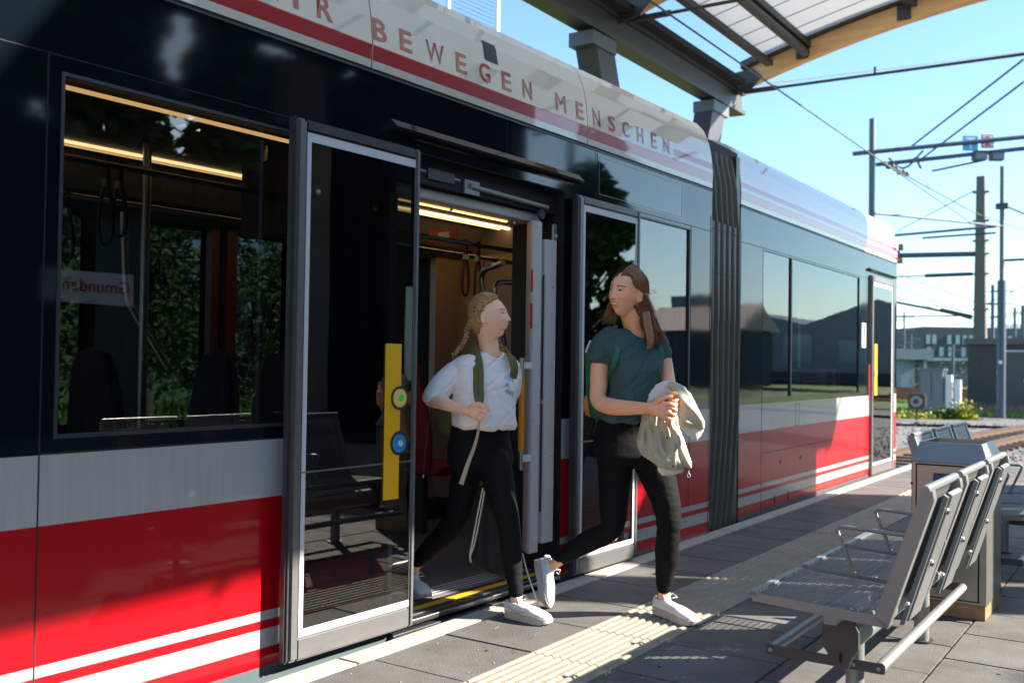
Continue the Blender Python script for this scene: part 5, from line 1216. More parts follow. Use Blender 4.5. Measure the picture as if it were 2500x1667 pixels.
# her right arm (image left) crossing the body
limb(q, [(Vector((-2.345, 4.292, 1.316)), .042), (Vector((-2.364, 4.270, 1.221)), .045), (Vector((-2.360, 4.250, 1.112)), .043), (Vector((-2.341, 4.217, 1.037)), .038), (Vector((-2.263, 4.198, 1.013)), .041), (Vector((-2.149, 4.179, 1.011)), .034), (Vector((-2.061, 4.165, 1.014)), .026), (Vector((-2.031, 4.162, 1.014)), .026)], 'white')
loft(q, [(Vector((-2.040, 4.156, 1.014)), Vector((0, 0, .026)), FW*.018), (Vector((-2.005, 4.161, 1.015)), Vector((0, 0, .038)), FW*.018), (Vector((-1.978, 4.173, 1.008)), Vector((0, 0, .040)), FW*.016), (Vector((-1.963, 4.184, 1.006)), Vector((0, 0, .030)), FW*.013)], 'white')
for (a, b_, c, d_) in (((1620, 986), (1636, 986), (1650, 994), (1642, 1001)), ((1622, 998), (1638, 997), (1651, 1002), (1642, 1009)), ((1620, 1009), (1635, 1009), (1646, 1013), (1636, 1018)), ((1615, 1018), (1628, 1020), (1638, 1023), (1630, 1027))):
    finger(q, [J(*a, 4.56), J(*b_, 4.535), J(*c, 4.54), J(*d_, 4.56)], .0095)
finger(q, [Vector((-2.009, 4.151, 1.039)), Vector((-1.981, 4.152, 1.057)), Vector((-1.954, 4.164, 1.069)), Vector((-1.941, 4.179, 1.071))], .011)
# her left arm
limb(q, [(Vector((-2.163, 4.488, 1.321)), .040), (Vector((-2.139, 4.506, 1.236)), .042), (Vector((-2.100, 4.474, 1.136)), .037), (Vector((-2.028, 4.367, 1.080)), .033), (Vector((-1.972, 4.273, 1.060)), .026)], 'white')
loft(q, [(Vector((-1.969, 4.275, 1.060)), RT*.022, FW*.02), (Vector((-1.953, 4.237, 1.056)), RT*.03, Vector((0, 0, .034))), (Vector((-1.946, 4.212, 1.051)), RT*.024, Vector((0, 0, .034)))], 'white')
for (a, b_, c) in (((1655, 962), (1646, 959), (1636, 960)), ((1658, 972), (1650, 978), (1641, 979)), ((1656, 984), (1649, 988), (1641, 987)), ((1652, 994), (1646, 997), (1639, 994))): finger(q, [J(*a, 4.585), J(*b_, 4.55), J(*c, 4.545)], .0092)
finger(q, [Vector((-1.940, 4.222, 1.074)), Vector((-1.945, 4.188, 1.082)), Vector((-1.956, 4.180, 1.085))], .010)
# legs under the leggings, bare ankles
limb(q, [(Vector((-2.312, 4.328, 0.772)), .07), (Vector((-2.306, 4.328, 0.423)), .045), (Vector((-2.474, 4.302, 0.318)), .04), (Vector((-2.591, 4.285, 0.229)), .027), (Vector((-2.638, 4.278, 0.196)), .026), (Vector((-2.666, 4.260, 0.168)), .026)], 'white')
limb(q, [(Vector((-2.179, 4.418, 0.774)), .07), (Vector((-2.048, 4.380, 0.488)), .045), (Vector((-2.069, 4.431, 0.286)), .045), (Vector((-2.095, 4.454, 0.111)), .029), (Vector((-2.094, 4.444, 0.048)), .031)], 'white')
ft2 = face_tint(HM2.inverted(), hs2, SK2, (.06, .028, .015), (.66, .22, .17), ((.05, .035, .03), -.0045), .75)
bo = organic(q, 'body', p2, .0026, 3, mats=['skin2'], post=lambda me: ccol(me, ft2))
# shirt
q = MB()
def rim(me, c, rad, name, parent, m, r=.0045, cut=15):
    # smooth the open edge near c and run a hem tube along it
    bm = bmesh.new(); bm.from_mesh(me); be = [e for e in bm.edges if e.is_boundary and (e.verts[0].co-c).length < rad]
    adj = {}
    for e in be:
        a, b_ = e.verts; adj.setdefault(a, []).append(b_); adj.setdefault(b_, []).append(a)
    best = []; seen = set()
    for v0 in adj:
        if v0 in seen: continue
        loop = [v0]; seen.add(v0); cur = v0
        while True:
            nx_ = [v for v in adj[cur] if v not in seen]
            if not nx_: break
            cur = nx_[0]; seen.add(cur); loop.append(cur)
        if len(loop) > len(best): best = loop
    if len(best) < 12: bm.free(); return
    for _ in range(cut):
        co = [v.co.copy() for v in best]; n = len(co)
        for i, v in enumerate(best): v.co = (co[i-1]+co[i]*2+co[(i+1) % n])/4
    P = [v.co.copy() for v in best]; bm.to_mesh(me); bm.free()
    q = MB(); q.tube(P[::2], r, m, 8, closed=True); return q.build(name, parent, smooth=True)
def ring(xl, xr, y, d, dep, lat, fr): c = J((xl+xr)/2, y, d); hw = (xr-xl)/2/2431*d; return (c, lat*(hw/max(.2, abs(lat.dot(RT)))*.98), fr*dep)
loft(q, [ring(1524, 1584, 800, 4.89, .052, lat2, fr2), ring(1490, 1606, 808, 4.89, .065, lat2, fr2), ring(1468, 1622, 820, 4.89, .075, lat2, fr2), ring(1462, 1624, 842, 4.88, .095, lat2, fr2), ring(1476, 1620, 875, 4.87, .112, lat2, fr2), ring(1488, 1614, 905, 4.86, .12, lat2, fr2), ring(1486, 1600, 950, 4.86, .112, lat2, fr2), ring(1470, 1588, 1000, 4.86, .112, lat2, fr2), ring(1459, 1582, 1030, 4.86, .116, lat2, fr2)], 'teeblue', 40)
limb(q, [(Vector((-2.330, 4.313, 1.340)), .058), (Vector((-2.349, 4.290, 1.316)), .063), (Vector((-2.362, 4.281, 1.287)), .062), (Vector((-2.364, 4.269, 1.247)), .058)], 'teeblue')
limb(q, [(Vector((-2.175, 4.467, 1.340)), .055), (Vector((-2.164, 4.487, 1.321)), .056), (Vector((-2.151, 4.497, 1.286)), .050), (Vector((-2.141, 4.504, 1.260)), .048)], 'teeblue')
NK = Vector((-2.187, 4.312, 1.392))
def neckcut(me):
    bm = bmesh.new(); bm.from_mesh(me); kill = []
    c = Vector((-2.208, 4.371, 1.394)); ax = (Vector((0, 0, 1))*.75-FW*.66+RT*.15).normalized()
    for f in bm.faces:
        p = f.calc_center_median()-c; h = p.dot(ax); rd = (p-ax*h); 
        if rd.length < .072 and h > -.06: kill.append(f)
    bmesh.ops.delete(bm, geom=kill, context='FACES'); zc = Vector((-2.373, 4.270, 0.933)).z
    kill = [f for f in bm.faces if f.calc_center_median().z < zc-.012 and f.normal.z < -.7]
    bmesh.ops.delete(bm, geom=kill, context='FACES')
    # cut the sleeve ends open a little
    bm.to_mesh(me); bm.free()
def crease(p, q_, w_=3.):
    n = noise.noise(Vector((p, q_, .3))); return -max(0, 1-abs(n)*w_)**2
def fold2(co, n_):
    u = (co-Vector((-2.241, 4.353, 1.193))); lx = u.dot(lat2); z = u.z
    v = .0045*math.sin(lx*70+z*9+2*noise.noise(co*9))*max(0, min(1, (.05-z)*5))+.004*noise.noise(co*22)+.006*noise.noise(Vector((co.x*9, co.y*9, co.z*4)))
    v += .008*crease(lx*13+2*noise.noise(co*4), z*3.2, 3.5)*max(0, min(1, (.06-z)*5))+.006*crease(lx*9-z*14, z*6+5, 4)
    return n_*v
sh2 = organic(q, 'shirt', p2, .0045, 4, disp=fold2, mats=['teeblue'], post=neckcut)
rim(sh2.data, Vector((-2.190, 4.335, 1.369)), .17, 'collar', sh2, 'teeblue', .0045, 25)
# leggings
q = MB()
loft(q, [ring(1462, 1576, 1020, 4.87, .10, lat2, fr2), ring(1456, 1582, 1050, 4.87, .105, lat2, fr2), ring(1449, 1606, 1085, 4.87, .112, lat2, fr2), ring(1453, 1625, 1112, 4.865, .098, lat2, fr2), ring(1475, 1615, 1135, 4.86, .06, lat2, fr2)], 'leggings', 32)
limb(q, [(Vector((-2.308, 4.331, 0.752)), .092), (Vector((-2.311, 4.331, 0.631)), .080), (Vector((-2.310, 4.323, 0.523)), .073), (Vector((-2.308, 4.314, 0.438)), .060), (Vector((-2.336, 4.308, 0.392)), .052), (Vector((-2.430, 4.306, 0.346)), .056), (Vector((-2.518, 4.297, 0.289)), .046), (Vector((-2.596, 4.294, 0.235)), .036)], 'leggings', 6)
limb(q, [(Vector((-2.166, 4.414, 0.775)), .095), (Vector((-2.120, 4.412, 0.679)), .087), (Vector((-2.074, 4.396, 0.586)), .073), (Vector((-2.045, 4.382, 0.488)), .062), (Vector((-2.051, 4.392, 0.402)), .056), (Vector((-2.068, 4.419, 0.298)), .059), (Vector((-2.088, 4.445, 0.203)), .047), (Vector((-2.095, 4.453, 0.137)), .038)], 'leggings', 6)
organic(q, 'leggings', p2, .005, 9, disp=wrinkle(.003, 14, 30, 3), mats=['leggings'])
shoe('shoe', p2, Vector((-2.145, 4.459, 0.008))+Vector((0, 0, .0)), Vector((-1.882, 4.354, -0.003))+Vector((0, 0, .0)), (0, 0, 1), 'sole')
hl, tt = Vector((-2.727, 4.278, 0.213)), Vector((-2.625, 4.207, 0.003))
shoe('shoe', p2, hl, tt, RT*.9-FW*.35+Vector((0, 0, .25)), 'sole')
# hair
def hair_long(HM, parent):
    rnd = random.Random(4); q = MB()
    for (c, r) in (((0, -.022, .020), (.080, .092, .112)),): q.sphere(HM@Vector(c), r, 'hairbrown', 40, 28, rot=HM.to_3x3())
    def fall(s, k):    # falling mass, side s
        pass
    # back mass hanging
    limb(q, [(HM@Vector((0, -.06, .03)), .072), (HM@Vector((.015, -.075, -.05)), .066), (Vector((-2.203, 4.421, 1.456)), .060), (Vector((-2.183, 4.436, 1.396)), .05), (Vector((-2.164, 4.426, 1.351)), .035)], 'hairbrown', 6)
    limb(q, [(HM@Vector((.062, -.045, -.01)), .035), (Vector((-2.166, 4.373, 1.473)), .036), (Vector((-2.144, 4.366, 1.393)), .032), (Vector((-2.128, 4.354, 1.324)), .02)], 'hairbrown', 6)
    limb(q, [(HM@Vector((-.060, -.03, -.02)), .034), (Vector((-2.354, 4.378, 1.497)), .032), (Vector((-2.380, 4.374, 1.446)), .024)], 'hairbrown', 6)
    def cut(me):
        bm = bmesh.new(); bm.from_mesh(me); HI = HM.inverted(); kill = []
        for v in bm.verts:
            p = HI@v.co
            # face opening
            if p.y > .024 and p.z < .070-.30*max(0, abs(p.x)-.012)+.25*max(0, p.y-.05) and p.z > -.2 and abs(p.x) < .085: kill.append(v)
            elif abs(p.x) > .055 and p.y > -.022 and -.05 < p.z < .028: kill.append(v)
        bmesh.ops.delete(bm, geom=kill, context='VERTS'); bm.to_mesh(me); bm.free()
    ho = organic(q, 'hair', parent, .005, 4, mats=['hairbrown'], post=cut)
    # strands over the mass
    for mname, cnt, sd_ in (('hairbrown', 620, 1), ('hairlight', 300, 2)):
        rnd = random.Random(sd_); k = MB(); HI = HM.inverted()
        for i in range(cnt):
            s = 1 if rnd.random() < .62 else -1; t = rnd.random()
            root = Vector((-.008+s*rnd.uniform(0, .006), .068-.13*t, .098+.035*math.sin(math.pi*min(1, t*1.1))**.8*1.0))
            # sweep over the side of the skull and behind the ear
            az_ = R_(52+105*t) if rnd.random() < .8 else R_(52+130*t)
            def on(azm, z, o_=.006):
                zz = max(-.99, min(.99, (z-.020)/.116)); rr_ = math.sqrt(1-zz*zz); return Vector((s*(.081+o_)*rr_*math.sin(azm), -.022+(.094+o_)*rr_*math.cos(azm), z))
            root = on(R_(20+140*t)*1.0, .112, .005); root.x = s*.012+(-.006)
            root.y = .066-.14*t; root.z = .020+.116*math.sqrt(max(0, 1-((root.y+.022)/.094)**2))+.005
            if root.z < .07: root.z = .07+.02*rnd.random()
            m1 = on(az_*.9, .085); m2 = on(az_, .045); m3 = on(max(az_, R_(103)), .0); m4 = on(max(az_, R_(110)), -.035, .004)
            P = [HM@p for p in (root, m1, m2, m3, m4)]
            a_, b_ = rnd.random(), rnd.random(); wv = 3*math.sin(i*.7)
            if s > 0: E = [J(1562+36*a_, 770, 4.80+.12*b_), J(1566+44*a_+wv, 800, 4.775+.13*b_), J(1576+46*a_-wv, 818+8*math.sin(i), 4.775+.12*b_), J(1580+40*a_, 836+12*math.sin(i*1.7)-10*a_, 4.77+.11*b_)]
            else: E = [J(1490+24*a_, 757, 4.93+.05*b_), J(1478+28*a_+wv, 774, 4.93+.05*b_), J(1470+34*a_, 786+5*math.sin(i), 4.93+.05*b_)]
            P2, Rr = smoothpath(P+E, [.0014]*5+[.0016]*(len(E)-1)+[.0004], 4); k.tube(P2, Rr, mname, 4, caps=False)
        if mname == 'hairlight':
            for i in range(40):
                a = rnd.random(); k.tube(smoothpath([J(1568+18*a, 760, 4.80), J(1574+18*a, 800, 4.772), J(1582+14*a+2*math.sin(i), 826, 4.757), J(1579+14*a, 846+rnd.uniform(-12, 8), 4.75)], [.0025, .0025, .002, .0006])[0], .0022, mname, 4, caps=False)
        if mname == 'hairlight':
            for i in range(110):
                a = rnd.random(); sx_ = rnd.choice((-1, 1)); st = HM@Vector((sx_*.07*rnd.random(), -.04+.08*rnd.random(), .10+.02*rnd.random())) if a < .35 else (J(rnd.uniform(1575, 1600), rnd.uniform(700, 790), 4.84) if a < .8 else J(rnd.uniform(1475, 1500), rnd.uniform(755, 780), 4.96))
                d = (RT*(1 if a < .8 else -1)*rnd.uniform(.2, 1)+Vector((0, 0, rnd.uniform(-1.2, .5 if a > .35 else 1.)))).normalized()*rnd.uniform(.015, .05); k.tube([st, st+d*.5+Vector((0, 0, .004)), st+d], .0005, mname, 3, caps=False)
        k.build('hair_strands', ho, smooth=True)
    return ho
hair_long(HM2, p2)
q = MB(); er = HM2@(hs2*Vector((.076, -.006, -.044))); q.tube([er+HM2.to_3x3()@Vector((0, .007*math.cos(a), .009*math.sin(a))) for a in [k*math.pi/6 for k in range(12)]], .0016, 'gold', 6, closed=True); q.build('earring', p2)
q = MB(); q.tube(smoothpath([Vector((-2.262, 4.310, 1.406)), Vector((-2.214, 4.295, 1.389)), Vector((-2.183, 4.303, 1.387)), Vector((-2.178, 4.319, 1.400))], [1]*4)[0], .0008, 'gold', 5); q.build('necklace', p2)
# eyes as real glossy spheres under the painted lids would be under a pixel wide, so the lids carry them
# green backpack
def inflate(outline, d0, th, m, name, parent, fold=None, step=4, voxel=None, mats=None, dfun=None, smooth=2, back=.6):
    xs = [p[0] for p in outline]; ys = [p[1] for p in outline]; pts = {}
    def inside(x, y):
        c = False; n = len(outline); j = n-1
        for i in range(n):
            if (outline[i][1] > y) != (outline[j][1] > y) and x < (outline[j][0]-outline[i][0])*(y-outline[i][1])/(outline[j][1]-outline[i][1])+outline[i][0]: c = not c
            j = i
        return c
    def dist(x, y):
        b_ = 1e9; n = len(outline)
        for i in range(n):
            ax_, ay_ = outline[i]; bx, by = outline[(i+1) % n]; L2_ = (bx-ax_)**2+(by-ay_)**2; t = max(0, min(1, ((x-ax_)*(bx-ax_)+(y-ay_)*(by-ay_))/(L2_ or 1))); b_ = min(b_, math.hypot(x-ax_-t*(bx-ax_), y-ay_-t*(by-ay_)))
        return b_
    q = MB(); x = min(xs)-step; idx = {}; vs = []; fs = []
    nx = int((max(xs)-min(xs))/step)+3; ny = int((max(ys)-min(ys))/step)+3; X0, Y0 = min(xs)-step, min(ys)-step
    R0 = 22.0
    for i in range(nx):
        for j in range(ny):
            x, y = X0+i*step, Y0+j*step
            if inside(x, y):
                dd = min(1, dist(x, y)/R0); h = th*math.sqrt(max(0, 1-(1-dd)**2))+.002; D_ = d0+(dfun(x, y) if dfun else 0)
                fo = (fold(x, y)*min(1, dd*2) if fold else 0)
                idx[i, j] = len(vs); vs.append(J(x, y, D_-h-fo)); vs.append(J(x, y, D_+h*back))
    for (i, j), k in idx.items():
        if (i+1, j) in idx and (i, j+1) in idx and (i+1, j+1) in idx:
            a, b_, c, d_ = k, idx[i+1, j], idx[i+1, j+1], idx[i, j+1]; fs.append((a, b_, c, d_)); fs.append((a+1, d_+1, c+1, b_+1))
    ed = {}
    for f in list(fs)[::2]:
        for t in range(4): e = (f[t], f[(t+1) % 4]); ed[e] = 1
    for (a, b_) in ed:
        if (b_, a) not in ed: fs.append((b_, a, a+1, b_+1))
    q.add(vs, fs, m); return organic(q, name, parent, voxel or .004, smooth, mats=mats or [m])
bp2 = thing('backpack', 'green backpack with orange mesh pocket behind the woman in the teal shirt', 'backpack', Vector((-2.449, 4.364, 0.944)))
inflate([(1440, 832), (1432, 850), (1427, 880), (1426, 930), (1430, 975), (1436, 1010), (1450, 1024), (1476, 1028), (1530, 1024), (1560, 980), (1566, 880), (1540, 832), (1490, 822)], 5.02, .085, 'packgreen', 'bag', bp2, fold=lambda x, y: .006*math.sin(y*.12+x*.05), voxel=.006)
inflate([(1430, 955), (1423, 975), (1423, 1000), (1432, 1018), (1444, 1020), (1446, 975)], 5.0, .03, 'meshorange', 'mesh_pocket', bp2)
q = MB(); q.ribbon(smoothpath([Vector((-2.337, 4.367, 1.405)), Vector((-2.296, 4.299, 1.376)), Vector((-2.260, 4.255, 1.331)), Vector((-2.246, 4.221, 1.271)), Vector((-2.253, 4.206, 1.222)), Vector((-2.295, 4.245, 1.169)), Vector((-2.353, 4.328, 1.121))], [1]*7)[0], .022, .008, 'teal', -FW); q.build('shoulder_strap', bp2, smooth=True)
q = MB(); q.ribbon(smoothpath([Vector((-2.166, 4.484, 1.373)), Vector((-2.115, 4.411, 1.325)), Vector((-2.107, 4.406, 1.265)), Vector((-2.122, 4.433, 1.216))], [1]*4)[0], .02, .008, 'teal', -FW); q.build('shoulder_strap', bp2, smooth=True)
q = MB(); q.tube(smoothpath([Vector((-2.473, 4.362, 1.329)), Vector((-2.473, 4.339, 1.302)), Vector((-2.483, 4.333, 1.271))], [1]*3)[0], .006, 'silver', 6); q.build('zip', bp2)
# beige jacket over the hands
jk = thing('jacket', 'beige quilted jacket with white fleece lining, folded over a woman\'s hands', 'jacket', Vector((-1.964, 4.239, 0.706)))
def quilt(x, y): return .010*math.sin((x*.13+y*.07))*.5+.006*math.sin(x*.3-y*.11+3*noise.noise(Vector((x*.03,y*.03,0))))+.009*noise.noise(Vector((x*.035, y*.02, 1)))*1.6-.010*math.exp(-(((x-1579)+(y-1040)*.05)/3.5)**2)-.012*math.exp(-(((x-1618)-(y-1040)*.18)/3)**2)-.008*math.exp(-(((y-1095)-(x-1560)*.35)/3.5)**2)*(x < 1622)
inflate([(1577, 985), (1600, 975), (1640, 975), (1655, 1010), (1660, 1043), (1674, 1077), (1684, 1110), (1692, 1132), (1690, 1146), (1672, 1142), (1660, 1150), (1630, 1150), (1605, 1140), (1599, 1134), (1563, 1110), (1551, 1083), (1558, 1050), (1563, 1030), (1567, 1005)], 4.69, .05, 'jacket', 'hanging_part', jk, fold=quilt, step=3, dfun=lambda x, y: 0.0)
inflate([(1628, 945), (1630, 932), (1645, 928), (1672, 941), (1690, 962), (1701, 985), (1714, 1010), (1724, 1033), (1720, 1050), (1712, 1048), (1690, 1044), (1664, 1042), (1658, 1012), (1652, 985), (1644, 965), (1636, 952)], 4.60, .038, 'jacket', 'rolled_sleeve', jk, fold=lambda x, y: .008*math.sin(x*.1-y*.13), step=3)
inflate([(1577, 985), (1582, 962), (1600, 938), (1624, 926), (1648, 928), (1638, 950), (1640, 965), (1615, 978), (1600, 985)], 4.68, .035, 'fleece', 'fleece_lining', jk, step=3)
inflate([(1655, 1038), (1662, 1000), (1676, 1005), (1690, 1035), (1712, 1032), (1722, 1050), (1703, 1076), (1690, 1072), (1672, 1058)], 4.62, .03, 'fleece', 'fleece_lining', jk, step=3)
inflate([(1602, 1128), (1660, 1142), (1674, 1140), (1668, 1154), (1645, 1161), (1615, 1163), (1604, 1148)], 4.70, .035, 'fleece', 'fleece_lining', jk, step=3)
inflate([(1614, 1030), (1624, 1034), (1640, 1068), (1650, 1100), (1672, 1130), (1668, 1142), (1640, 1138), (1632, 1100), (1622, 1060)], 4.655, .022, 'jacket', 'button_placket', jk, step=3)
q = MB()
for a in ((1643, 1138), (1629, 1068), (1684, 1025)): q.disc(J(*a, 4.625), -FW, .005, .004, 'cast', 12)
q.build('snap_button', jk); q = MB(); c = Vector((-1.923, 4.339, 0.700)); q.tube([c+RT*.007*math.cos(a)+Vector((0, 0, .009*math.sin(a))) for a in [k*math.pi/5 for k in range(10)]], .0014, 'lace', 5, closed=True); q.tube([Vector((-1.923, 4.338, 0.723)), Vector((-1.923, 4.339, 0.706))], .0015, 'lace', 5); q.build('drawcord_loop', jk)

# ---------------- girl with braids stepping down from the tram
p1 = thing('person', 'smiling girl with blond braids in a white t-shirt stepping out of the tram door', 'person', Vector((-2.714, 4.050, -0.012))); p1.location.z = 0
HC1 = Vector((-2.811, 3.962, 1.433)); HM1 = headframe(HC1, R_(76), R_(9), R_(0)); hs1 = .93
lat1 = (RT*.80+FW*.60).normalized(); fr1 = (RT*.60-FW*.80).normalized()
q = MB(); head_points(q, HM1, hs1, nose=1.0)
limb(q, [(HM1@Vector((0, -.028, -.045)), .049), (Vector((-2.832, 3.981, 1.313)), .047), (Vector((-2.831, 3.995, 1.247)), .053)], 'white')
loft(q, [(Vector((-2.834, 3.999, 1.267)), lat1*.06, fr1*.05), (Vector((-2.844, 3.993, 1.223)), lat1*.13, fr1*.06), (Vector((-2.851, 3.991, 1.122)), lat1*.12, fr1*.08), (Vector((-2.867, 3.983, 0.981)), lat1*.10, fr1*.075), (Vector((-2.871, 3.972, 0.840)), lat1*.11, fr1*.08)], 'white')
limb(q, [(Vector((-2.915, 3.874, 1.191)), .045), (Vector((-2.953, 3.802, 1.111)), .038), (Vector((-2.986, 3.745, 1.038)), .034), (Vector((-2.896, 3.722, 1.017)), .032), (Vector((-2.824, 3.723, 1.000)), .026), (Vector((-2.772, 3.721, 0.991)), .021), (Vector((-2.754, 3.722, 0.988)), .021)], 'white')
loft(q, [(Vector((-2.766, 3.719, 0.989)), Vector((0, 0, .020)), FW*.017), (Vector((-2.738, 3.720, 0.988)), Vector((0, 0, .034)), FW*.018), (Vector((-2.713, 3.731, 0.985)), Vector((0, 0, .038)), FW*.018), (Vector((-2.698, 3.742, 0.984)), Vector((0, 0, .032)), FW*.014)], 'white')
for (a, b_, c, d_) in (((1162, 990), (1178, 989), (1190, 997), (1194, 1002)), ((1166, 1001), (1180, 1001), (1187, 1009), (1178, 1013)), ((1164, 1010), (1176, 1012), (1182, 1018), (1172, 1020)), ((1160, 1018), (1170, 1021), (1175, 1025), (1166, 1026))): finger(q, [J(*a, 4.60), J(*b_, 4.58), J(*c, 4.585), J(*d_, 4.60)], .0085)
finger(q, [Vector((-2.732, 3.712, 1.006)), Vector((-2.708, 3.710, 1.022)), Vector((-2.686, 3.718, 1.026))], .0095)
limb(q, [(Vector((-2.791, 4.139, 1.184)), .04), (Vector((-2.810, 4.177, 1.080)), .033), (Vector((-2.850, 4.188, 0.975)), .028)], 'white')
limb(q, [(Vector((-2.801, 3.998, 0.743)), .06), (Vector((-2.684, 3.951, 0.469)), .04), (Vector((-2.655, 3.964, 0.209)), .035), (Vector((-2.633, 3.958, 0.112)), .026), (Vector((-2.629, 3.950, 0.041)), .027)], 'white')
limb(q, [(Vector((-2.930, 3.971, 0.736)), .06), (Vector((-2.994, 3.971, 0.447)), .04), (Vector((-3.152, 3.953, 0.269)), .035), (Vector((-3.220, 3.921, 0.179)), .026), (Vector((-3.220, 3.910, 0.123)), .027)], 'white')
ft1 = face_tint(HM1.inverted(), hs1, SK1, (.30, .17, .10), (.70, .27, .22), ((.1, .1, .1), 0), .6, closed=True)
organic(q, 'body', p1, .0026, 3, mats=['skin1'], post=lambda me: ccol(me, ft1))
q = MB()
loft(q, [ring(1160, 1234, 862, 4.9, .055, lat1, fr1), ring(1130, 1250, 870, 4.9, .07, lat1, fr1), ring(1112, 1260, 888, 4.9, .09, lat1, fr1), ring(1114, 1258, 930, 4.89, .115, lat1, fr1), ring(1112, 1250, 975, 4.88, .12, lat1, fr1), ring(1112, 1250, 1015, 4.88, .125, lat1, fr1), ring(1112, 1254, 1036, 4.88, .122, lat1, fr1), ring(1122, 1248, 1048, 4.88, .11, lat1, fr1)], 'teewhite', 40)
limb(q, [(Vector((-2.912, 3.900, 1.195)), .055), (Vector((-2.937, 3.835, 1.151)), .059), (Vector((-2.966, 3.781, 1.091)), .060), (Vector((-2.986, 3.750, 1.046)), .056)], 'teewhite')
limb(q, [(Vector((-2.783, 4.120, 1.194)), .04), (Vector((-2.789, 4.153, 1.122)), .04), (Vector((-2.800, 4.159, 1.064)), .038)], 'teewhite')
def neck1(me):
    bm = bmesh.new(); bm.from_mesh(me); c = Vector((-2.819, 3.991, 1.271)); ax = (Vector((0, 0, 1))*.93+fr1*.3).normalized(); kill = []
    for f in bm.faces:
        p = f.calc_center_median()-c; h = p.dot(ax)
        if (p-ax*h).length < .062 and h > -.035: kill.append(f)
    bmesh.ops.delete(bm, geom=kill, context='FACES'); bm.to_mesh(me); bm.free()
def fold1(co, n_):
    u = co-Vector((-2.849, 3.969, 1.082)); lx = u.dot(lat1); z = u.z; ds = (co-Vector((-2.797, 3.849, 0.988))).length
    return n_*(.006*crease(lx*11+z*5+2*noise.noise(co*3), z*3, 3.6)*max(0, min(1, (.07-z)*5))+.0045*crease(lx*9-z*12, z*8+3, 4.5)+.003*math.sin(lx*45+z*22+3*noise.noise(co*7))*max(0, min(1, (.06-z)*6))+.004*noise.noise(co*14)+.002*noise.noise(co*33))
sh1 = organic(q, 't_shirt', p1, .0045, 4, disp=fold1, mats=['teewhite'], post=neck1)
rim(sh1.data, Vector((-2.810, 3.979, 1.251)), .14, 'collar', sh1, 'teewhite', .006, 25)
# print on the shirt, three short words in blue
for row, (txt, hh) in enumerate((('LOVE', .020), ('ALL', .014), ('WAY', .020))):
    px, py = 1233, 928+row*17+(2 if row == 2 else 0)
    mb = letter(txt, 0, 0, hh*1.15, 0, None, None, 'printblue'); base_ = J(px, py, 4.70)
    k = MB(); dirx = (RT*.62+FW*.78).normalized(); k.add([base_+dirx*(v[1]*.9)+Vector((0, 0, v[2]+.003*math.sin(v[1]*80)-v[1]*.12)) for v in mb.v], mb.f, 'printblue')
    k.pending = None; 
    ob_ = k.build('print', sh1)
    # press the print onto the shirt surface
    me = sh1.data; import mathutils
    bvh = mathutils.bvhtree.BVHTree.FromPolygons([v.co for v in me.vertices], [list(p.vertices) for p in me.polygons])
    for v in ob_.data.vertices:
        h = bvh.ray_cast(v.co-FW*.3, FW)
        if h[0]: v.co = h[0]-FW*.0025
q = MB()
loft(q, [ring(1114, 1240, 1030, 4.89, .095, lat1, fr1), ring(1106, 1236, 1060, 4.89, .095, lat1, fr1), ring(1098, 1246, 1105, 4.89, .096, lat1, fr1), ring(1101, 1250, 1130, 4.885, .086, lat1, fr1), ring(1120, 1238, 1152, 4.88, .05, lat1, fr1)], 'leggings', 32)
limb(q, [(Vector((-2.799, 3.999, 0.723)), .085), (Vector((-2.748, 3.977, 0.609)), .076), (Vector((-2.695, 3.955, 0.498)), .062), (Vector((-2.676, 3.957, 0.432)), .053), (Vector((-2.669, 3.964, 0.344)), .052), (Vector((-2.654, 3.965, 0.238)), .045), (Vector((-2.633, 3.957, 0.143)), .036), (Vector((-2.633, 3.957, 0.128)), .035)], 'leggings', 6)
limb(q, [(Vector((-2.936, 3.968, 0.716)), .083), (Vector((-2.964, 3.976, 0.581)), .073), (Vector((-2.997, 3.969, 0.451)), .058), (Vector((-3.068, 3.959, 0.360)), .052), (Vector((-3.146, 3.945, 0.281)), .048), (Vector((-3.213, 3.925, 0.204)), .036)], 'leggings', 6)
organic(q, 'leggings', p1, .005, 9, disp=wrinkle(.003, 14, 30, 8), mats=['leggings'])
shoe('shoe', p1, Vector((-2.681, 3.952, 0.001))+Vector((0, 0, .006)), Vector((-2.435, 3.955, 0.001))+Vector((0, 0, .0)), (0, 0, 1), 'sole', swoosh='sole')
shoe('shoe', p1, Vector((-3.242, 3.909, 0.059))-Vector((0, 0, .01)), Vector((-3.093, 3.853, 0.042)), (0, 0, 1), 'sole')
# braided hair
q = MB(); q.sphere(HM1@Vector((0, -.020, .018)), (.0735, .088, .108), 'hairblond', 40, 28, rot=HM1.to_3x3()); q.sphere(HM1@Vector((0, -.055, -.03)), (.058, .045, .05), 'hairblond', 24, 16, rot=HM1.to_3x3())
def cut1(me):
    bm = bmesh.new(); bm.from_mesh(me); HI = HM1.inverted(); kill = []
    for v in bm.verts:
        p = HI@v.co
        if p.y > .030 and p.z < .083-.45*max(0, abs(p.x)-.01): kill.append(v)
        elif p.y > .0 and p.z < .05: kill.append(v)
        elif abs(p.x) > .05 and p.y > -.024 and p.z < .028: kill.append(v)
        elif p.y > .05: kill.append(v)
        elif p.z < -.045 and p.y > -.045: kill.append(v)
        elif p.z < .06 and p.y > -.004: kill.append(v)
    bmesh.ops.delete(bm, geom=kill, context='VERTS'); bm.to_mesh(me); bm.free()
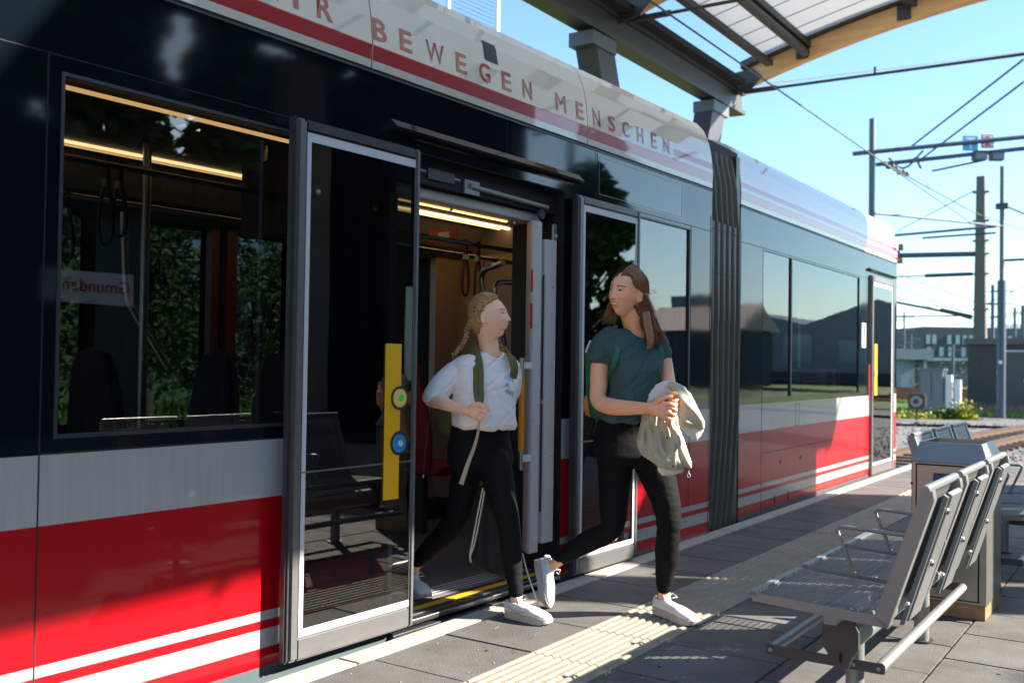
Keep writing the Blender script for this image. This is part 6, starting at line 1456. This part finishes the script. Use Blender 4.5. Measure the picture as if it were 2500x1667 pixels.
hr1 = organic(q, 'hair', p1, .0045, 3, disp=lambda co, n_: n_*.0022*math.sin((HM1.inverted()@co).x*900+6*noise.noise(co*20)), mats=['hairblond'], post=cut1)
def braid(path, r0, r1, m='braid'):
    P, _ = smoothpath(path, [1]*len(path), 14); L = [0]
    for i in range(1, len(P)): L.append(L[-1]+(P[i]-P[i-1]).length)
    tot = L[-1]; q = MB(); nk = int(tot/.0085)
    for k in range(nk):
        s = tot*k/nk; i = max(j for j in range(len(L)) if L[j] <= s); i = min(i, len(P)-2); t = (P[i+1]-P[i]).normalized(); sd = t.cross(-FW).normalized(); sgn = 1 if k % 2 else -1; r = r0+(r1-r0)*k/nk
        ax = (t*.8+sd*sgn*.75-FW*.15).normalized(); c = P[i]+sd*(sgn*r*.55)-FW*(r*.25)
        rot = ax.to_track_quat('Z', 'Y').to_matrix(); q.sphere(c, (r*.58, r*.58, r*1.25), m, 10, 8, rot=rot)
    return q
bp = [HM1@Vector((-.020, .048, .098)), HM1@Vector((-.055, .018, .085)), HM1@Vector((-.074, -.022, .055)), HM1@Vector((-.072, -.060, .012)), Vector((-2.908, 3.910, 1.372)), Vector((-2.913, 3.907, 1.338)), Vector((-2.933, 3.895, 1.291)), Vector((-2.950, 3.872, 1.257)), Vector((-2.967, 3.862, 1.236))]
braid(bp, .0125, .0085).build('braid', hr1, smooth=True)
braid([HM1@Vector((.070, -.06, 0)), Vector((-2.825, 4.089, 1.285)), Vector((-2.802, 4.081, 1.257))], .011, .008).build('braid', hr1, smooth=True)
rnd = random.Random(6); k = MB()
for i in range(520):
    s = -1 if rnd.random() < .7 else 1; t = rnd.random()
    a = Vector((s*.004, .05-.12*t, .018+.108*math.sqrt(max(0, 1-((.07-.12*t)/.09)**2))+.002)); f = rnd.uniform(.75, 1)
    e = Vector((s*.068*f, .01-.07*t, .085-.06*t)); mid = (a+e)/2; mid = Vector((mid.x, mid.y, mid.z+.014)); k.tube([HM1@p for p in (a, a.lerp(mid, .6)+Vector((0, 0, .003)), mid.lerp(e, .5)+Vector((s*.006, 0, .004)), e)], .0015, 'braid' if i % 2 else 'hairblond', 4, caps=False)
for i in range(50):
    a = HM1@Vector((-.072, -.03-.04*rnd.random(), .03+.05*rnd.random())); b_ = a+Vector((rnd.gauss(0, .015), rnd.gauss(0, .015), rnd.gauss(.005, .015)))-RT*.012; k.tube([a, (a+b_)/2+Vector((0, 0, .004)), b_], .0006, 'hairblond', 3, caps=False)
k.build('hair_strands', hr1, smooth=True)
q = MB()
for i in range(12):
    a = i*math.pi/6; q.sphere(Vector((-2.783, 3.720, 0.991))+Vector((0, 0, .025*math.cos(a)))+(FW*.93+RT*.1)*.025*math.sin(a), .0042, 'bead', 8, 6)
q.build('bracelet', p1, smooth=True)
# olive backpack
bp1 = thing('backpack', 'olive green canvas backpack worn by the girl with braids', 'backpack', Vector((-3.063, 3.975, 0.819)))
inflate([(1056, 990), (1060, 1020), (1072, 1050), (1086, 1066), (1102, 1073), (1112, 1060), (1125, 1035), (1160, 1000), (1170, 930), (1140, 890), (1110, 890), (1085, 930)], 4.98, .075, 'olive', 'bag', bp1, fold=lambda x, y: .006*math.sin(x*.1+y*.06), voxel=.006)
q = MB()
cl = smoothpath([Vector((-2.911, 3.946, 1.282)), Vector((-2.858, 3.898, 1.270)), Vector((-2.818, 3.872, 1.222)), Vector((-2.795, 3.852, 1.164)), Vector((-2.784, 3.838, 1.096)), Vector((-2.769, 3.825, 1.044)), Vector((-2.752, 3.806, 1.022))], [1]*7)[0]
q.ribbon(cl, [.050]*(len(cl)-6)+[.049, .047, .044, .040, .036, .032], .010, 'olive', -FW*.9-RT*.1); st = q.build('shoulder_strap', bp1, smooth=True)
q = MB(); q.ribbon([p-FW*.007 for p in cl[:-5]], .0035, .002, 'cast', -FW*.9-RT*.1); q.build('strap_seam', st)
q = MB(); q.ribbon(smoothpath([Vector((-2.795, 4.085, 1.273)), Vector((-2.734, 4.031, 1.249)), Vector((-2.715, 4.033, 1.209)), Vector((-2.717, 4.044, 1.175)), Vector((-2.731, 4.048, 1.134))], [1]*5)[0], .044, .010, 'olive', -FW*.6+RT*.6); q.build('shoulder_strap', bp1, smooth=True)
q = MB(); cl = smoothpath([Vector((-2.711, 3.751, 0.956)), Vector((-2.723, 3.757, 0.889)), Vector((-2.749, 3.765, 0.820)), Vector((-2.785, 3.767, 0.741)), Vector((-2.824, 3.767, 0.639))], [1]*5)[0]; q.ribbon(cl, [.008+.014*i/(len(cl)-1) for i in range(len(cl))], .002, 'beigestrap', -FW); q.build('loose_strap', bp1, smooth=True)
q = MB(); q.tube(smoothpath([Vector((-3.090, 3.869, 0.976)), Vector((-3.103, 3.862, 0.884)), Vector((-3.116, 3.856, 0.772)), Vector((-3.121, 3.855, 0.671)), Vector((-3.123, 3.855, 0.651))], [1]*5)[0], .0028, 'navy', 6); q.tube([Vector((-3.123, 3.855, 0.655)), Vector((-3.125, 3.854, 0.638))], .004, 'cord', 6); q.build('hanging_cord', bp1, smooth=True)
gb = thing('gym_bag', 'black drawstring gym bag with cream cords hanging behind the legs of the girl with braids', 'bag', Vector((-2.872, 4.097, 0.138)))
inflate([(1168, 1185), (1195, 1180), (1232, 1200), (1240, 1300), (1248, 1400), (1240, 1420), (1215, 1408), (1180, 1392), (1152, 1380), (1142, 1368), (1148, 1330), (1160, 1270)], 4.90, .05, 'blackbag', 'bag', gb, fold=lambda x, y: .008*math.sin(x*.13), voxel=.006)
q = MB()
for o_ in (0, 7): q.tube(smoothpath([J(1179+o_*.8, 1190, 4.85), J(1165+o_, 1260, 4.84), J(1152+o_*.8, 1330, 4.84), J(1147+o_*.2, 1355, 4.84), Vector((-2.880, 3.932, 0.242))], [1]*5)[0], .0042, 'cord', 6)
q.tube(smoothpath([Vector((-2.677, 4.080, 0.286)), Vector((-2.653, 4.074, 0.221)), Vector((-2.621, 4.074, 0.146)), Vector((-2.585, 4.076, 0.062)), Vector((-2.575, 4.083, 0.034))], [1]*5)[0], .0036, 'cord', 6)
q.build('cord', gb, smooth=True)
